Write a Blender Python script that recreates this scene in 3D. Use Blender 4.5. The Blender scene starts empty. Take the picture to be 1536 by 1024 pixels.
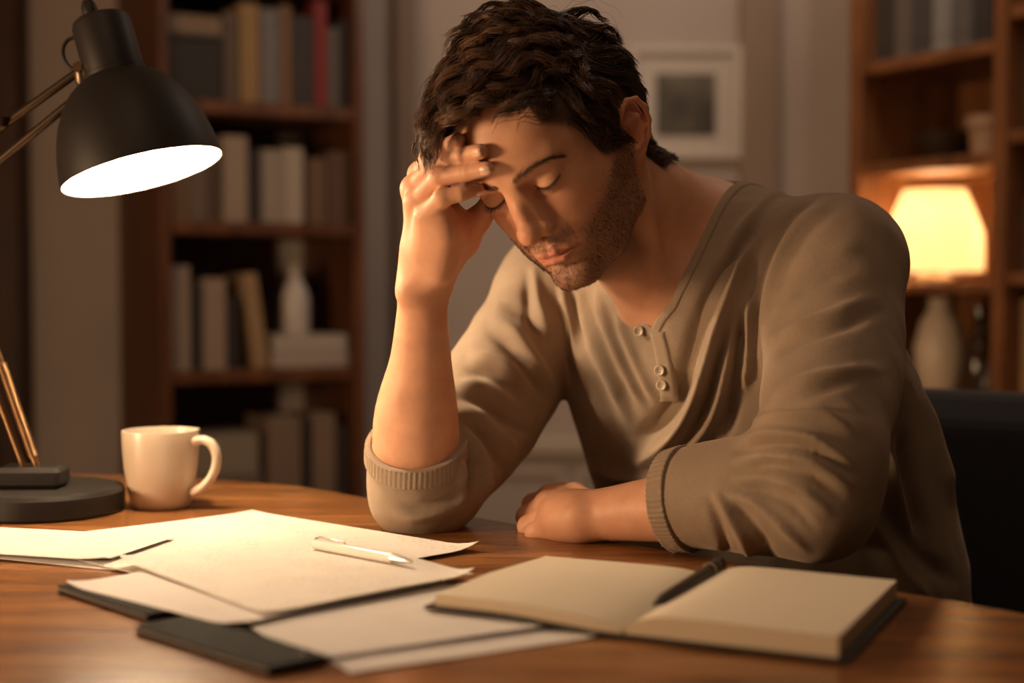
import bpy, math, random
import numpy as np
from mathutils import Vector, Matrix
C = bpy.context.scene.collection
SC = bpy.context.scene
# ---------------------------------------------------------------- camera
FPX = 2133.33
CAMZ = 0.991
PITCH = math.radians(2.2)
cam_d = bpy.data.cameras.new('camera'); cam = bpy.data.objects.new('camera', cam_d); C.objects.link(cam)
cam.location = (0, 0, CAMZ); cam.rotation_euler = (math.radians(90) - PITCH, 0, 0)
cam_d.lens = 50; cam_d.sensor_width = 36; cam_d.clip_start = 0.05
cam_d.dof.use_dof = True; cam_d.dof.focus_distance = 1.33; cam_d.dof.aperture_fstop = 2.3
SC.camera = cam
# ---------------------------------------------------------------- exposure, world
SC.view_settings.view_transform = 'Standard'; SC.view_settings.look = 'None'
SC.view_settings.gamma = 1; SC.view_settings.exposure = 0.10; SC.view_settings.use_curve_mapping = False
w = bpy.data.worlds.new('world'); SC.world = w; w.use_nodes = True
w.node_tree.nodes['Background'].inputs[0].default_value = (1.0, 0.72, 0.5, 1)
w.node_tree.nodes['Background'].inputs[1].default_value = 0.025
def area_light(name, loc, target, size, energy, col, sy=None):
    d = bpy.data.lights.new(name, 'AREA'); d.energy = energy; d.size = size; d.color = col
    if sy: d.shape = 'RECTANGLE'; d.size_y = sy
    o = bpy.data.objects.new(name, d); C.objects.link(o); o.location = loc
    o.rotation_euler = (Vector(target) - Vector(loc)).to_track_quat('-Z', 'Y').to_euler(); return o
# added soft warm area lights out of view: fill from above, side key
area_light('room_fill_light', (-0.2, 0.5, 2.3), (0.2, 2.0, 0.8), 0.8, 3.0, (1.0, 0.68, 0.45))  # added fill from above and in front, no fixture modelled
area_light('warm_key_light', (-1.40, 0.84, 1.0), (0.05, 1.40, 1.0), 0.28, 18.0, (1.0, 0.62, 0.34))  # added key for his face and forearm, no lamp stands there
area_light('room_fill_light', (0.75, 2.45, 2.45), (0.25, 3.6, 1.1), 0.7, 9.0, (1.0, 0.78, 0.62))  # added fill that brightens the back wall
# ---------------------------------------------------------------- pixel <-> world
_f = np.array([0, math.cos(PITCH), -math.sin(PITCH)]); _u = np.array([0, math.sin(PITCH), math.cos(PITCH)])
def px(p):
    d = np.asarray(p, float) - [0, 0, CAMZ]; z = d @ _f
    return np.stack([768 + FPX * d[..., 0] / z, 512 - FPX * (d @ _u) / z], -1)
def ray(u, v): return np.array([(u - 768) / FPX, 0, 0]) + _f + _u * (512 - v) / FPX
def at_y(u, v, y): r = ray(u, v); return np.array([0, 0, CAMZ]) + r * (y / r[1])
def at_z(u, v, z): r = ray(u, v); return np.array([0, 0, CAMZ]) + r * ((z - CAMZ) / r[2])
DZ = 0.75; LAMP_POWER = 250
# ---------------------------------------------------------------- object helpers
def tag(o, label=None, cat=None, group=None, kind=None):
    if label: o['label'] = label
    if cat: o['category'] = cat
    if group: o['group'] = group
    if kind: o['kind'] = kind
    return o
def empty(name, loc, rz=0):
    o = bpy.data.objects.new(name, None); C.objects.link(o); o.location = loc; o.rotation_euler = (0, 0, rz)
    o.empty_display_size = 0.02; return o
def link(name, me, m=None, parent=None, world=True):
    o = bpy.data.objects.new(name, me); C.objects.link(o)
    if m is not None and not me.materials: me.materials.append(m)
    if parent is not None:
        o.parent = parent
        if world:
            bpy.context.view_layer.update(); o.matrix_parent_inverse = parent.matrix_world.inverted()
    return o
def mesh_np(name, v, f, smooth=True):
    me = bpy.data.meshes.new(name); v = np.asarray(v, np.float32)
    if isinstance(f, np.ndarray):
        n = len(f); k = f.shape[1]
        me.vertices.add(len(v)); me.vertices.foreach_set('co', v.ravel())
        me.loops.add(n * k); me.loops.foreach_set('vertex_index', f.astype(np.int32).ravel())
        me.polygons.add(n); me.polygons.foreach_set('loop_start', np.arange(0, n * k, k, dtype=np.int32))
        me.update(calc_edges=True); me.validate()
    else:
        me.from_pydata([tuple(map(float, a)) for a in v], [], f); me.update()
    if smooth: me.shade_smooth()
    return me
class MB:
    """collects shapes of one part and links them as one mesh"""
    def __init__(s): s.v = []; s.f = []
    def add(s, v, f):
        n = len(s.v); s.v += [tuple(map(float, a)) for a in v]; s.f += [[i + n for i in q] for q in f]; return s
    def box(s, c, d, rz=0.0, M=None, bev=0.0):
        x, y, z = [a / 2 for a in d]
        if bev > 0:
            b = min(bev, x * .9, y * .9, z * .9); vs = []; idx = {}
            for sx in (-1, 1):
                for sy in (-1, 1):
                    for sz in (-1, 1):
                        for k, t in enumerate(((x, y - b, z - b), (x - b, y, z - b), (x - b, y - b, z))):
                            idx[(sx, sy, sz, k)] = len(vs); vs.append((sx * t[0], sy * t[1], sz * t[2]))
            fs = []
            for sg in (-1, 1):
                fs.append([idx[(sg, a, b2, 0)] for a, b2 in ((-1, -1), (1, -1), (1, 1), (-1, 1))])
                fs.append([idx[(a, sg, b2, 1)] for a, b2 in ((-1, -1), (1, -1), (1, 1), (-1, 1))])
                fs.append([idx[(a, b2, sg, 2)] for a, b2 in ((-1, -1), (1, -1), (1, 1), (-1, 1))])
            for a in (-1, 1):
                for b2 in (-1, 1):
                    fs.append([idx[(a, b2, -1, 0)], idx[(a, b2, 1, 0)], idx[(a, b2, 1, 1)], idx[(a, b2, -1, 1)]])
                    fs.append([idx[(a, -1, b2, 0)], idx[(a, 1, b2, 0)], idx[(a, 1, b2, 2)], idx[(a, -1, b2, 2)]])
                    fs.append([idx[(-1, a, b2, 1)], idx[(1, a, b2, 1)], idx[(1, a, b2, 2)], idx[(-1, a, b2, 2)]])
                    for c2 in (-1, 1): fs.append([idx[(a, b2, c2, k)] for k in range(3)])
        else:
            vs = [(a * x, b * y, e * z) for e in (-1, 1) for b in (-1, 1) for a in (-1, 1)]
            fs = [[0, 2, 3, 1], [4, 5, 7, 6], [0, 1, 5, 4], [2, 6, 7, 3], [0, 4, 6, 2], [1, 3, 7, 5]]
        R = M if M is not None else Matrix.Rotation(rz, 3, 'Z')
        return s.add([tuple((R @ Vector(v)) + Vector(c)) for v in vs], fs)
    def lathe(s, prof, c=(0, 0, 0), n=48, M=None, cap=True):
        vs = []; fs = []; m = len(prof)
        for i in range(n):
            a = 2 * math.pi * i / n
            for r, z in prof: vs.append((r * math.cos(a), r * math.sin(a), z))
        for i in range(n):
            for j in range(m - 1):
                a = i * m + j; b = ((i + 1) % n) * m + j; fs.append([a, b, b + 1, a + 1])
        if cap:
            if prof[0][0] > 1e-5: fs.append([i * m for i in range(n)][::-1])
            if prof[-1][0] > 1e-5: fs.append([i * m + m - 1 for i in range(n)])
        if M is not None: vs = [tuple(M @ Vector(v)) for v in vs]
        return s.add([(a + c[0], b + c[1], d + c[2]) for a, b, d in vs], fs)
    def tube(s, pts, r, n=12, caps=True):
        pts = [Vector(p) for p in pts]; R = r if hasattr(r, '__len__') else [r] * len(pts)
        vs = []; fs = []; T = []
        for i in range(len(pts)):
            T.append((pts[min(i + 1, len(pts) - 1)] - pts[max(i - 1, 0)]).normalized())
        a = T[0].orthogonal().normalized()
        for i, p in enumerate(pts):
            a = (a - T[i] * a.dot(T[i])).normalized(); b = T[i].cross(a)
            for k in range(n):
                t = 2 * math.pi * k / n; vs.append(tuple(p + (a * math.cos(t) + b * math.sin(t)) * R[i]))
        for i in range(len(pts) - 1):
            for k in range(n):
                fs.append([i * n + k, i * n + (k + 1) % n, (i + 1) * n + (k + 1) % n, (i + 1) * n + k])
        if caps: fs.append(list(range(n))[::-1]); fs.append([(len(pts) - 1) * n + k for k in range(n)])
        return s.add(vs, fs)
    def build(s, name, m, parent=None, smooth=False, bev=0.0, world=True, auto=None):
        me = mesh_np(name, s.v, s.f, smooth)
        if m is not None: me.materials.append(m)
        import bmesh
        b = bmesh.new(); b.from_mesh(me); bmesh.ops.recalc_face_normals(b, faces=b.faces)
        if auto is not None:
            for e in b.edges:
                if len(e.link_faces) == 2 and e.calc_face_angle(0) > auto: e.smooth = False
        b.to_mesh(me); b.free()
        o = link(name, me, None, parent, world)
        if bev > 0:
            md = o.modifiers.new('bevel', 'BEVEL'); md.width = bev; md.segments = 2; md.limit_method = 'ANGLE'
        return o
# ---------------------------------------------------------------- materials
def mat(name, col=(.5, .5, .5), rough=.6, metal=0, spec=.5, **k):
    m = bpy.data.materials.new(name); m.use_nodes = True; b = m.node_tree.nodes['Principled BSDF']
    b.inputs['Base Color'].default_value = (*col, 1); b.inputs['Roughness'].default_value = rough
    b.inputs['Metallic'].default_value = metal; b.inputs['Specular IOR Level'].default_value = spec
    for kk, vv in k.items(): b.inputs[kk.replace('_', ' ')].default_value = vv
    return m
def N(m, t, **k):
    n = m.node_tree.nodes.new(t)
    for a, v in k.items():
        if a[0] == 'i' and a[1:].isdigit(): n.inputs[int(a[1:])].default_value = v
        elif a.startswith('in_'): n.inputs[a[3:].replace('_', ' ')].default_value = v
        else: setattr(n, a, v)
    return n
def L(m, a, b): m.node_tree.links.new(a, b)
def BS(m): return m.node_tree.nodes['Principled BSDF']
def ramp(m, stops):
    n = N(m, 'ShaderNodeValToRGB'); e = n.color_ramp.elements
    while len(e) > 1: e.remove(e[-1])
    e[0].position = stops[0][0]; e[0].color = (*stops[0][1], 1)
    for p, c in stops[1:]: x = e.new(p); x.color = (*c, 1)
    return n
def bump(m, h, strength=.3, dist=.001, prev=None):
    b = N(m, 'ShaderNodeBump'); b.inputs['Strength'].default_value = strength; b.inputs['Distance'].default_value = dist
    L(m, h, b.inputs['Height'])
    if prev is not None: L(m, prev.outputs[0], b.inputs['Normal'])
    L(m, b.outputs[0], BS(m).inputs['Normal']); return b
def wood(name, dark, mid, light, scale=(1, 9, 9), rough=.35, rot=0):
    m = mat(name, mid, rough); tc = N(m, 'ShaderNodeTexCoord'); mp = N(m, 'ShaderNodeMapping')
    mp.inputs['Scale'].default_value = scale; mp.inputs['Rotation'].default_value = (0, 0, rot)
    L(m, tc.outputs['Object'], mp.inputs[0])
    n1 = N(m, 'ShaderNodeTexNoise', in_Scale=3.0, in_Detail=8.0, in_Roughness=.62, in_Distortion=.6); L(m, mp.outputs[0], n1.inputs['Vector'])
    r = ramp(m, [(.28, dark), (.5, mid), (.74, light)]); L(m, n1.outputs[0], r.inputs[0])
    mp2 = N(m, 'ShaderNodeMapping'); mp2.inputs['Scale'].default_value = (scale[0] * 2, scale[1] * 9, scale[2] * 9)
    mp2.inputs['Rotation'].default_value = (0, 0, rot); L(m, tc.outputs['Object'], mp2.inputs[0])
    n2 = N(m, 'ShaderNodeTexNoise', in_Scale=4.0, in_Detail=4.0); L(m, mp2.outputs[0], n2.inputs['Vector'])
    r2 = ramp(m, [(.35, (.72, .72, .72)), (.6, (1, 1, 1))]); L(m, n2.outputs[0], r2.inputs[0])
    mx = N(m, 'ShaderNodeMix', data_type='RGBA', blend_type='MULTIPLY'); mx.inputs[0].default_value = .8
    L(m, r.outputs[0], mx.inputs[6]); L(m, r2.outputs[0], mx.inputs[7]); L(m, mx.outputs[2], BS(m).inputs['Base Color'])
    bump(m, n2.outputs[0], .15, .0006); return m
# ---------------------------------------------------------------- signed distance sculpting
f32 = np.float32
def V(*a): return np.array(a, f32)
def sph(p, c, r): return np.sqrt(((p - V(*c)) ** 2).sum(1)) - f32(r)
def ell(p, c, r, R=None):
    q = p - V(*c)
    if R is not None: q = q @ np.asarray(R, f32)
    r = V(*r); a = np.sqrt(((q / r) ** 2).sum(1)); b = np.sqrt(((q / r ** 2) ** 2).sum(1)) + f32(1e-9)
    return a * (a - 1) / b
def cap(p, a, b, ra, rb=None):
    rb = ra if rb is None else rb
    a = V(*a); b = V(*b); d = b - a; q = p - a
    t = np.clip((q @ d) / (d @ d + 1e-12), 0, 1)
    return np.sqrt(((q - t[:, None] * d) ** 2).sum(1)) - (f32(ra) + (f32(rb) - f32(ra)) * t)
def chain(p, pts, rs, k=0.0):
    d = None
    for i in range(len(pts) - 1):
        e = cap(p, pts[i], pts[i + 1], rs[i], rs[i + 1]); d = e if d is None else (np.minimum(d, e) if k == 0 else smin(d, e, k))
    return d
def smin(a, b, k):
    h = np.clip(.5 + .5 * (b - a) / f32(k), 0, 1); return b + (a - b) * h - f32(k) * h * (1 - h)
def smax(a, b, k): return -smin(-a, -b, k)
def gs(p, c, s, a):
    """gaussian bump amount (m) around c with sigmas s"""
    return f32(a) * np.exp(-.5 * (((p - V(*c)) / V(*s)) ** 2).sum(1))
def frame(ax, up=(0, 0, 1)):
    """rotation whose columns are side, axis, up"""
    y = Vector(ax).normalized(); x = y.cross(Vector(up)).normalized(); z = x.cross(y); return np.array([x, y, z]).T
def surfnet(f, lo, hi, h, blk=8):
    """sparse naive surface nets of the zero set of f, returns verts, quads"""
    lo = np.asarray(lo, float); n = np.ceil((np.asarray(hi, float) - lo) / (h * blk)).astype(int)
    dims = n * blk
    cx = [(np.arange(n[i]) + .5) * blk * h + lo[i] for i in range(3)]
    g = np.stack(np.meshgrid(*cx, indexing='ij'), -1).reshape(-1, 3).astype(f32)
    c = np.concatenate([f(g[i:i + 400000]) for i in range(0, len(g), 400000)]).reshape(n)
    rad = h * blk * .87 + 2.0 * h
    act = np.abs(c) < rad * 1.25
    D = np.repeat(np.repeat(np.repeat(np.where(c > 0, 1, -1).astype(f32), blk, 0), blk, 1), blk, 2) * f32(h * 4)
    ids = np.argwhere(act)
    loc = np.stack(np.meshgrid(*[np.arange(blk)] * 3, indexing='ij'), -1).reshape(-1, 3)
    step = 600
    for i in range(0, len(ids), step):
        I = (ids[i:i + step, None, :] * blk + loc[None]).reshape(-1, 3)
        val = f((I * h + lo).astype(f32)); D[I[:, 0], I[:, 1], I[:, 2]] = val
    S = D < 0
    dx = dims - 1
    any_ = np.zeros(dx, bool); all_ = np.ones(dx, bool)
    for a in (0, 1):
        for b in (0, 1):
            for e in (0, 1):
                s = S[a:a + dx[0], b:b + dx[1], e:e + dx[2]]; any_ |= s; all_ &= s
    cells = np.argwhere(any_ & ~all_); vid = np.full(dx, -1, np.int32)
    vid[cells[:, 0], cells[:, 1], cells[:, 2]] = np.arange(len(cells))
    acc = np.zeros((len(cells), 3)); cnt = np.zeros(len(cells))
    for ax in range(3):
        for a in (0, 1):
            for b in (0, 1):
                o = np.zeros(3, int); o[(ax + 1) % 3] = a; o[(ax + 2) % 3] = b; o2 = o.copy(); o2[ax] += 1
                p0 = cells + o; p1 = cells + o2
                d0 = D[p0[:, 0], p0[:, 1], p0[:, 2]]; d1 = D[p1[:, 0], p1[:, 1], p1[:, 2]]
                m = (d0 < 0) != (d1 < 0); t = d0[m] / (d0[m] - d1[m])
                q = p0[m].astype(float); q[:, ax] += t; acc[m] += q; cnt[m] += 1
    v = acc / np.maximum(cnt, 1)[:, None] * h + lo
    quads = []
    for ax in range(3):
        sl0 = [slice(1, dims[i] - 1) for i in range(3)]; sl1 = list(sl0)
        sl0[ax] = slice(0, dims[ax] - 1); sl1[ax] = slice(1, dims[ax])
        a = S[tuple(sl0)]; b = S[tuple(sl1)]
        for flip in (False, True):
            m = (a & ~b) if not flip else (~a & b)
            I = np.argwhere(m); I = I + np.array([0 if i == ax else 1 for i in range(3)])
            u, w_ = (ax + 1) % 3, (ax + 2) % 3
            e1 = np.zeros(3, int); e1[u] = 1; e2 = np.zeros(3, int); e2[w_] = 1
            q = np.stack([vid[tuple((I - e1 - e2).T)], vid[tuple((I - e2).T)], vid[tuple(I.T)], vid[tuple((I - e1).T)]], 1)
            if flip: q = q[:, ::-1]
            quads.append(q)
    q = np.concatenate(quads); q = q[(q >= 0).all(1)]
    return v, q
def vnormals(v, q):
    d1 = v[q[:, 2]] - v[q[:, 0]]; d2 = v[q[:, 3]] - v[q[:, 1]]; n = np.cross(d1, d2)
    o = np.zeros_like(v)
    for k in range(4):
        for c in range(3): o[:, c] += np.bincount(q[:, k], n[:, c], len(v))
    return o / (np.linalg.norm(o, axis=1)[:, None] + 1e-12)
def smooth_v(v, q, it=1, lam=.5, w=None):
    a = np.concatenate([q[:, 0], q[:, 1], q[:, 2], q[:, 3]]); b = np.concatenate([q[:, 1], q[:, 2], q[:, 3], q[:, 0]])
    i = np.concatenate([a, b]); j = np.concatenate([b, a]); n = np.bincount(i, minlength=len(v))[:, None] + 1e-9
    for _ in range(it):
        m = np.stack([np.bincount(i, v[j, c], len(v)) for c in range(3)], 1) / n
        v = v + (m - v) * lam * (1 if w is None else w[:, None])
    return v
def polydist(P, pts):
    """distance (px) of P to a 2-d polyline, and the parameter along it"""
    best = np.full(len(P), 1e9); T = np.zeros(len(P)); pts = np.asarray(pts, float); n = len(pts) - 1
    for i in range(n):
        a, b = pts[i], pts[i + 1]; d = b - a; t = np.clip(((P - a) @ d) / (d @ d + 1e-9), 0, 1)
        e = np.linalg.norm(P - a - t[:, None] * d, axis=1); m = e < best
        best = np.where(m, e, best); T = np.where(m, (i + t) / n, T)
    return best, T
def vnoise(p, s, seed=0):
    """cheap smooth noise from a few sines"""
    r = np.random.default_rng(seed); o = 0
    for k in range(5):
        d = r.normal(size=3); d /= np.linalg.norm(d); o = o + np.sin(p @ (d * s * (1 + .45 * k)) + r.uniform(0, 6.28)) / (1 + .5 * k)
    return o / 2.6
# ================================================================ THE ROOM
def paint(name, col, rough=.8):
    m = mat(name, col, rough, spec=.3); tc = N(m, 'ShaderNodeTexCoord'); n = N(m, 'ShaderNodeTexNoise', in_Scale=3.0, in_Detail=5.0)
    L(m, tc.outputs['Object'], n.inputs['Vector']); r = ramp(m, [(.3, tuple(c * .93 for c in col)), (.7, tuple(min(1, c * 1.05) for c in col))])
    L(m, n.outputs[0], r.inputs[0]); L(m, r.outputs[0], BS(m).inputs['Base Color']); n2 = N(m, 'ShaderNodeTexNoise', in_Scale=180.0); L(m, tc.outputs['Object'], n2.inputs['Vector'])
    bump(m, n2.outputs[0], .12, .001); return m
M = {}
M['wall'] = paint('wall_paint', (.50, .44, .40)); M['ceil'] = paint('ceiling_paint', (.7, .66, .6)); M['trimw'] = paint('trim_paint', (.56, .49, .42), .5)
M['trimd'] = paint('dark_trim_paint', (.34, .26, .20), .5)
M['floor'] = wood('floor_wood', (.05, .025, .012), (.11, .055, .026), (.17, .09, .045), (9, 1, 9))
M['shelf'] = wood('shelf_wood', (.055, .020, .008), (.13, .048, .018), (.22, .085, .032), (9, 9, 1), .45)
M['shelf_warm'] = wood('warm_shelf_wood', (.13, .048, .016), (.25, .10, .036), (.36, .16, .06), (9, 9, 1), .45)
M['dark'] = mat('dark', (.02, .015, .012), .5); M['wood_dark'] = wood('dark_door_wood', (.03, .012, .006), (.07, .026, .012), (.11, .045, .02), (9, 9, 1), .5)
M['page'] = mat('page_edges', (.62, .54, .42), .85)
def struct(name, mb, m, **k): return tag(mb.build(name, m, **k), kind='structure')
struct('floor', MB().box((0, 1.6, -.02), (4.4, 5.2, .04)), M['floor'])
struct('ceiling', MB().box((0, 1.6, 2.62), (4.4, 5.2, .04)), M['ceil'])
struct('wall_back', MB().box((-.35, 3.66, 1.3), (2.9, .06, 2.6)), M['wall'])
struct('wall_left', MB().box((-1.83, 1.6, 1.3), (.06, 5.2, 2.6)), M['wall'])
struct('wall_front', MB().box((0, -1.0, 1.3), (4.4, .06, 2.6)), M['wall'])
RD = np.array([.5, -.866]); RN = np.array([-.866, -.5])                   # along the right bookcase, and out of its front
P0 = np.array([.715, 3.03])                                                 # its front left corner
wr = P0 - RN * .36; c = wr + RD * .55
struct('wall_right', MB().box((c[0], c[1], 1.3), (.06, 3.1, 2.6), rz=math.atan2(RD[1], RD[0]) + math.pi / 2), M['wall'])
struct('baseboard_back', MB().box((-.1, 3.622, .06), (2.3, .018, .12), bev=.004), M['trimw'])
# raised mouldings on the back wall: pilaster by the left bookcase, door casing behind the man's shoulder, chair rail and low panels
for i, (x, w_, d, m) in enumerate(((-.268, .055, .030, 'trimd'), (.625, .10, .030, 'trimd'))):
    struct('trim_%d' % (i + 1), MB().box((x, 3.63 - d / 2, 1.25), (w_, d, 2.5), bev=.006), M[m])
struct('trim_3', MB().box((.17, 3.612, .585), (.80, .036, .045), bev=.008), M['trimw'])
mb = MB()
for x0, x1 in ((-.20, .13), (.18, .55)):
    for z0, z1 in ((.16, .52),):
        cx = (x0 + x1) / 2; cz = (z0 + z1) / 2
        mb.box((cx, 3.622, z0), (x1 - x0, .016, .022), bev=.004); mb.box((cx, 3.622, z1), (x1 - x0, .016, .022), bev=.004)
        mb.box((x0, 3.622, cz), (.022, .016, z1 - z0), bev=.004); mb.box((x1, 3.622, cz), (.022, .016, z1 - z0), bev=.004)
struct('trim_4', mb, M['trimw'])
# dark wooden door leaf at the far left edge
dr = struct('door_1', MB().box((-1.60, 3.60, 1.02), (.62, .045, 2.04), bev=.004), M['wood_dark'])
mb = MB(); mb.box((-1.262, 3.59, 1.04), (.075, .07, 2.08), bev=.006)
mb.build('door_casing', M['wood_dark'], dr)
# ---------------------------------------------------------------- picture on the back wall
pf = empty('picture_frame', (.437, 3.625, 1.315)); tag(pf, 'square pale framed picture hanging on the wall behind the man\'s head', 'picture')
cx, cz, w_, h_ = .437, 1.455, .285, .285
mb = MB()
for sx in (-1, 1): mb.box((cx + sx * (w_ / 2 - .010), 3.612, cz), (.020, .026, h_), bev=.003)
for sz in (-1, 1): mb.box((cx, 3.612, cz + sz * (h_ / 2 - .010)), (w_ - .04, .026, .020), bev=.003)
mb.build('frame', mat('pale_frame', (.66, .60, .53), .5), pf)
MB().box((cx, 3.620, cz), (w_ - .03, .008, h_ - .03)).build('mount', mat('mount_card', (.60, .55, .49), .8), pf)
mp = mat('print', (.10, .09, .07), .5); tc = N(mp, 'ShaderNodeTexCoord'); g = N(mp, 'ShaderNodeTexNoise', in_Scale=14.0, in_Detail=4.0); L(mp, tc.outputs['Object'], g.inputs['Vector'])
r = ramp(mp, [(.35, (.045, .038, .030)), (.6, (.12, .105, .075)), (.75, (.19, .17, .13))]); L(mp, g.outputs[0], r.inputs[0]); L(mp, r.outputs[0], BS(mp).inputs['Base Color'])
MB().box((cx + .002, 3.614, cz - .004), (.150, .004, .155)).build('print', mp, pf)
# ---------------------------------------------------------------- books and small things
def book(o3, ux, uy, thick, height, depth, col, label, group, lean=0.0, lying=False, cat='book', yoff=0.0):
    """o3 front-bottom-left corner; ux along the shelf, uy into the shelf"""
    ang = math.atan2(ux[1], ux[0]); R = Matrix.Rotation(ang, 3, 'Z')
    if lying: dims = (height, depth, thick)
    else: dims = (thick, depth, height)
    if lean: R = R @ Matrix.Rotation(lean, 3, 'Y')
    e = empty('book', tuple(o3)); tag(e, label, cat, group)
    ctr = lambda a, b, z: tuple(Vector(o3) + R @ Vector((a, b, z)))
    m = BOOKM.setdefault(col, mat('book_cloth', tuple(c_ * .72 for c_ in col), .7))
    W, D_, H = dims; t = .0028; mb = MB()
    if lying:
        mb.box(ctr(W / 2, D_ / 2, t / 2), (W, D_, t), M=R, bev=.0008); mb.box(ctr(W / 2, D_ / 2, H - t / 2), (W, D_, t), M=R, bev=.0008); mb.box(ctr(W / 2, t / 2, H / 2), (W, t, H - 2 * t), M=R)
        pg = MB().box(ctr(W / 2, D_ / 2 + t / 2, H / 2), (W - .006, D_ - t - .005, H - 2 * t), M=R)
    else:
        mb.box(ctr(t / 2, D_ / 2, H / 2), (t, D_, H), M=R, bev=.0008); mb.box(ctr(W - t / 2, D_ / 2, H / 2), (t, D_, H), M=R, bev=.0008); mb.box(ctr(W / 2, t / 2, H / 2), (W - 2 * t, t, H), M=R)
        # raised spine bands
        for k in (.15, .82): mb.box(ctr(W / 2, -.0004, H * k), (W * .96, .0016, .004), M=R)
        pg = MB().box(ctr(W / 2, D_ / 2 + t / 2, H / 2), (W - 2 * t, D_ - t - .005, H - .006), M=R)
    mb.build('cover', m, e); pg.build('pages', M['page'], e)
    return e
BOOKM = {}
def lathe_thing(name, c, prof, m, label, cat, group=None, n=40, extra=None):
    e = empty(name, c); tag(e, label, cat, group); MB().lathe(prof, c, n).build('body', m, e, smooth=True, auto=.7)
    if extra: extra(e, c)
    return e
# ---------------------------------------------------------------- left bookcase
F0 = np.array([-.765, 3.10]); FX = np.array([.883, .469]); FY = np.array([-.469, .883])
def L3(a, b, z): p = F0 + FX * a + FY * b; return (p[0], p[1], z)
SW, SDp = .478, .40; ANG = math.atan2(FX[1], FX[0]); RL = Matrix.Rotation(ANG, 3, 'Z')
bc = empty('bookcase', L3(SW / 2, SDp / 2, 0)); tag(bc, 'tall dark wooden bookcase on the left, full of books, behind the desk lamp', 'bookcase')
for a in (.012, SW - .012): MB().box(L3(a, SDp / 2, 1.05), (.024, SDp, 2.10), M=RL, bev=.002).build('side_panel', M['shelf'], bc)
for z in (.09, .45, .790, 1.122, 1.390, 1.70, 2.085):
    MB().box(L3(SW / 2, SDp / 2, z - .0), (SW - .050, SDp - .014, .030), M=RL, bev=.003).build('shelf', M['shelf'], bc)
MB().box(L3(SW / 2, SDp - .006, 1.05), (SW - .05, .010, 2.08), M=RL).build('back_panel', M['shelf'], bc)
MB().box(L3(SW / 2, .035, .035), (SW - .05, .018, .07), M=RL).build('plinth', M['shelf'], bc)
def row(z, items, group):
    for it in items:
        a, th, h, col, label = it[:5]; kw = it[5] if len(it) > 5 else {}
        b = kw.pop('b', .03); d = kw.pop('d', .17)
        book(L3(a, b, z), FX, FY, th, h, d, col, label, group, **kw)
G1, G2, G3, G4 = 'books on the top shelf of the left bookcase', 'books on the middle shelf of the left bookcase', 'books on the lower shelf of the left bookcase', 'books behind the mug in the left bookcase'
z = 1.4055
box_ = empty('storage_box', L3(.085, .11, z)); tag(box_, 'black storage box at the left end of the top visible shelf', 'box')
MB().box(L3(.088, .11, z + .066), (.118, .17, .132), M=RL, bev=.003).build('body', mat('black_card', (.02, .018, .015), .6), box_)
MB().box(L3(.088, .11, z + .138), (.122, .174, .010), M=RL, bev=.002).build('lid', mat('black_card', (.028, .024, .02), .6), box_)
row(z + .1436, [(.030, .042, .118, (.30, .22, .15), 'tan book lying flat on top of the black storage box', dict(lying=True, d=.16))], G1)
row(z, [(.152, .034, .200, (.16, .115, .09), 'dull brown book right of the black storage box'), (.190, .046, .222, (.42, .27, .12), 'thick tan book on the top visible shelf, left bookcase'),
        (.240, .042, .215, (.24, .23, .24), 'blue-grey book between tan and brown books, top visible shelf'), (.284, .028, .226, (.26, .15, .08), 'thin brown book right of the blue-grey one, top visible shelf'),
        (.314, .052, .205, (.06, .05, .05), 'near-black thick book left of the dark red one'), (.368, .030, .245, (.30, .04, .035), 'dark red book on the top visible shelf'),
        (.400, .026, .185, (.17, .15, .14), 'short grey book right of the dark red one'), (.428, .024, .205, (.05, .04, .04), 'black book at the right end of the top visible shelf')], G1)
z = 1.1375
row(z, [(.028, .040, .150, (.25, .15, .08), 'brown book at the left end of the middle shelf'), (.070, .046, .170, (.20, .15, .12), 'grey-brown book second on the middle shelf, left bookcase'),
        (.118, .028, .140, (.12, .08, .05), 'thin dark brown book before the two pale books, middle shelf'), (.150, .056, .192, (.46, .37, .29), 'thick beige book, tallest on the middle shelf'),
        (.212, .024, .165, (.05, .04, .045), 'narrow black book between the beige and the cream ones')], G2)
row(z, [(.240, .050, .165, (.44, .38, .32), 'cream book right of the narrow black one'), (.292, .046, .172, (.58, .50, .42), 'palest cream book on the middle shelf'), (.350, .044, .150, (.22, .13, .08), 'short brown book right of the cream ones, middle shelf'),
        (.398, .050, .168, (.16, .09, .06), 'dark brown book at the right end of the middle shelf')], G2)
z = .8055
row(z, [(.028, .044, .232, (.40, .31, .25), 'tall beige book at the left end of the lower shelf'), (.074, .026, .190, (.035, .03, .03), 'thin black book right of the tall beige one'),
        (.102, .052, .205, (.42, .32, .25), 'beige book standing between two black books, lower shelf'), (.158, .026, .160, (.04, .03, .03), 'small black book left of the leaning tan one')], G3)
row(z, [(.218, .036, .215, (.46, .31, .17), 'tan book leaning left on the lower shelf', dict(lean=-.13))], G3)
row(z, [(.262, .038, .185, (.55, .48, .42), 'pale book lying at the bottom under the white bottle', dict(lying=True, d=.18))], G3)
row(z + .0385, [(.266, .036, .178, (.62, .56, .50), 'pale book lying directly under the white bottle', dict(lying=True, d=.17))], G3)
wb = mat('white_ceramic', (.62, .57, .53), .35)
c = L3(.345, .11, z + .0747)
lathe_thing('bottle', c, [(.0, 0), (.030, 0), (.034, .006), (.034, .080), (.028, .105), (.015, .128), (.0135, .160), (.016, .164), (.0, .165)], wb, 'white ceramic bottle standing on two flat pale books', 'bottle')
z = .4655
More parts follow.
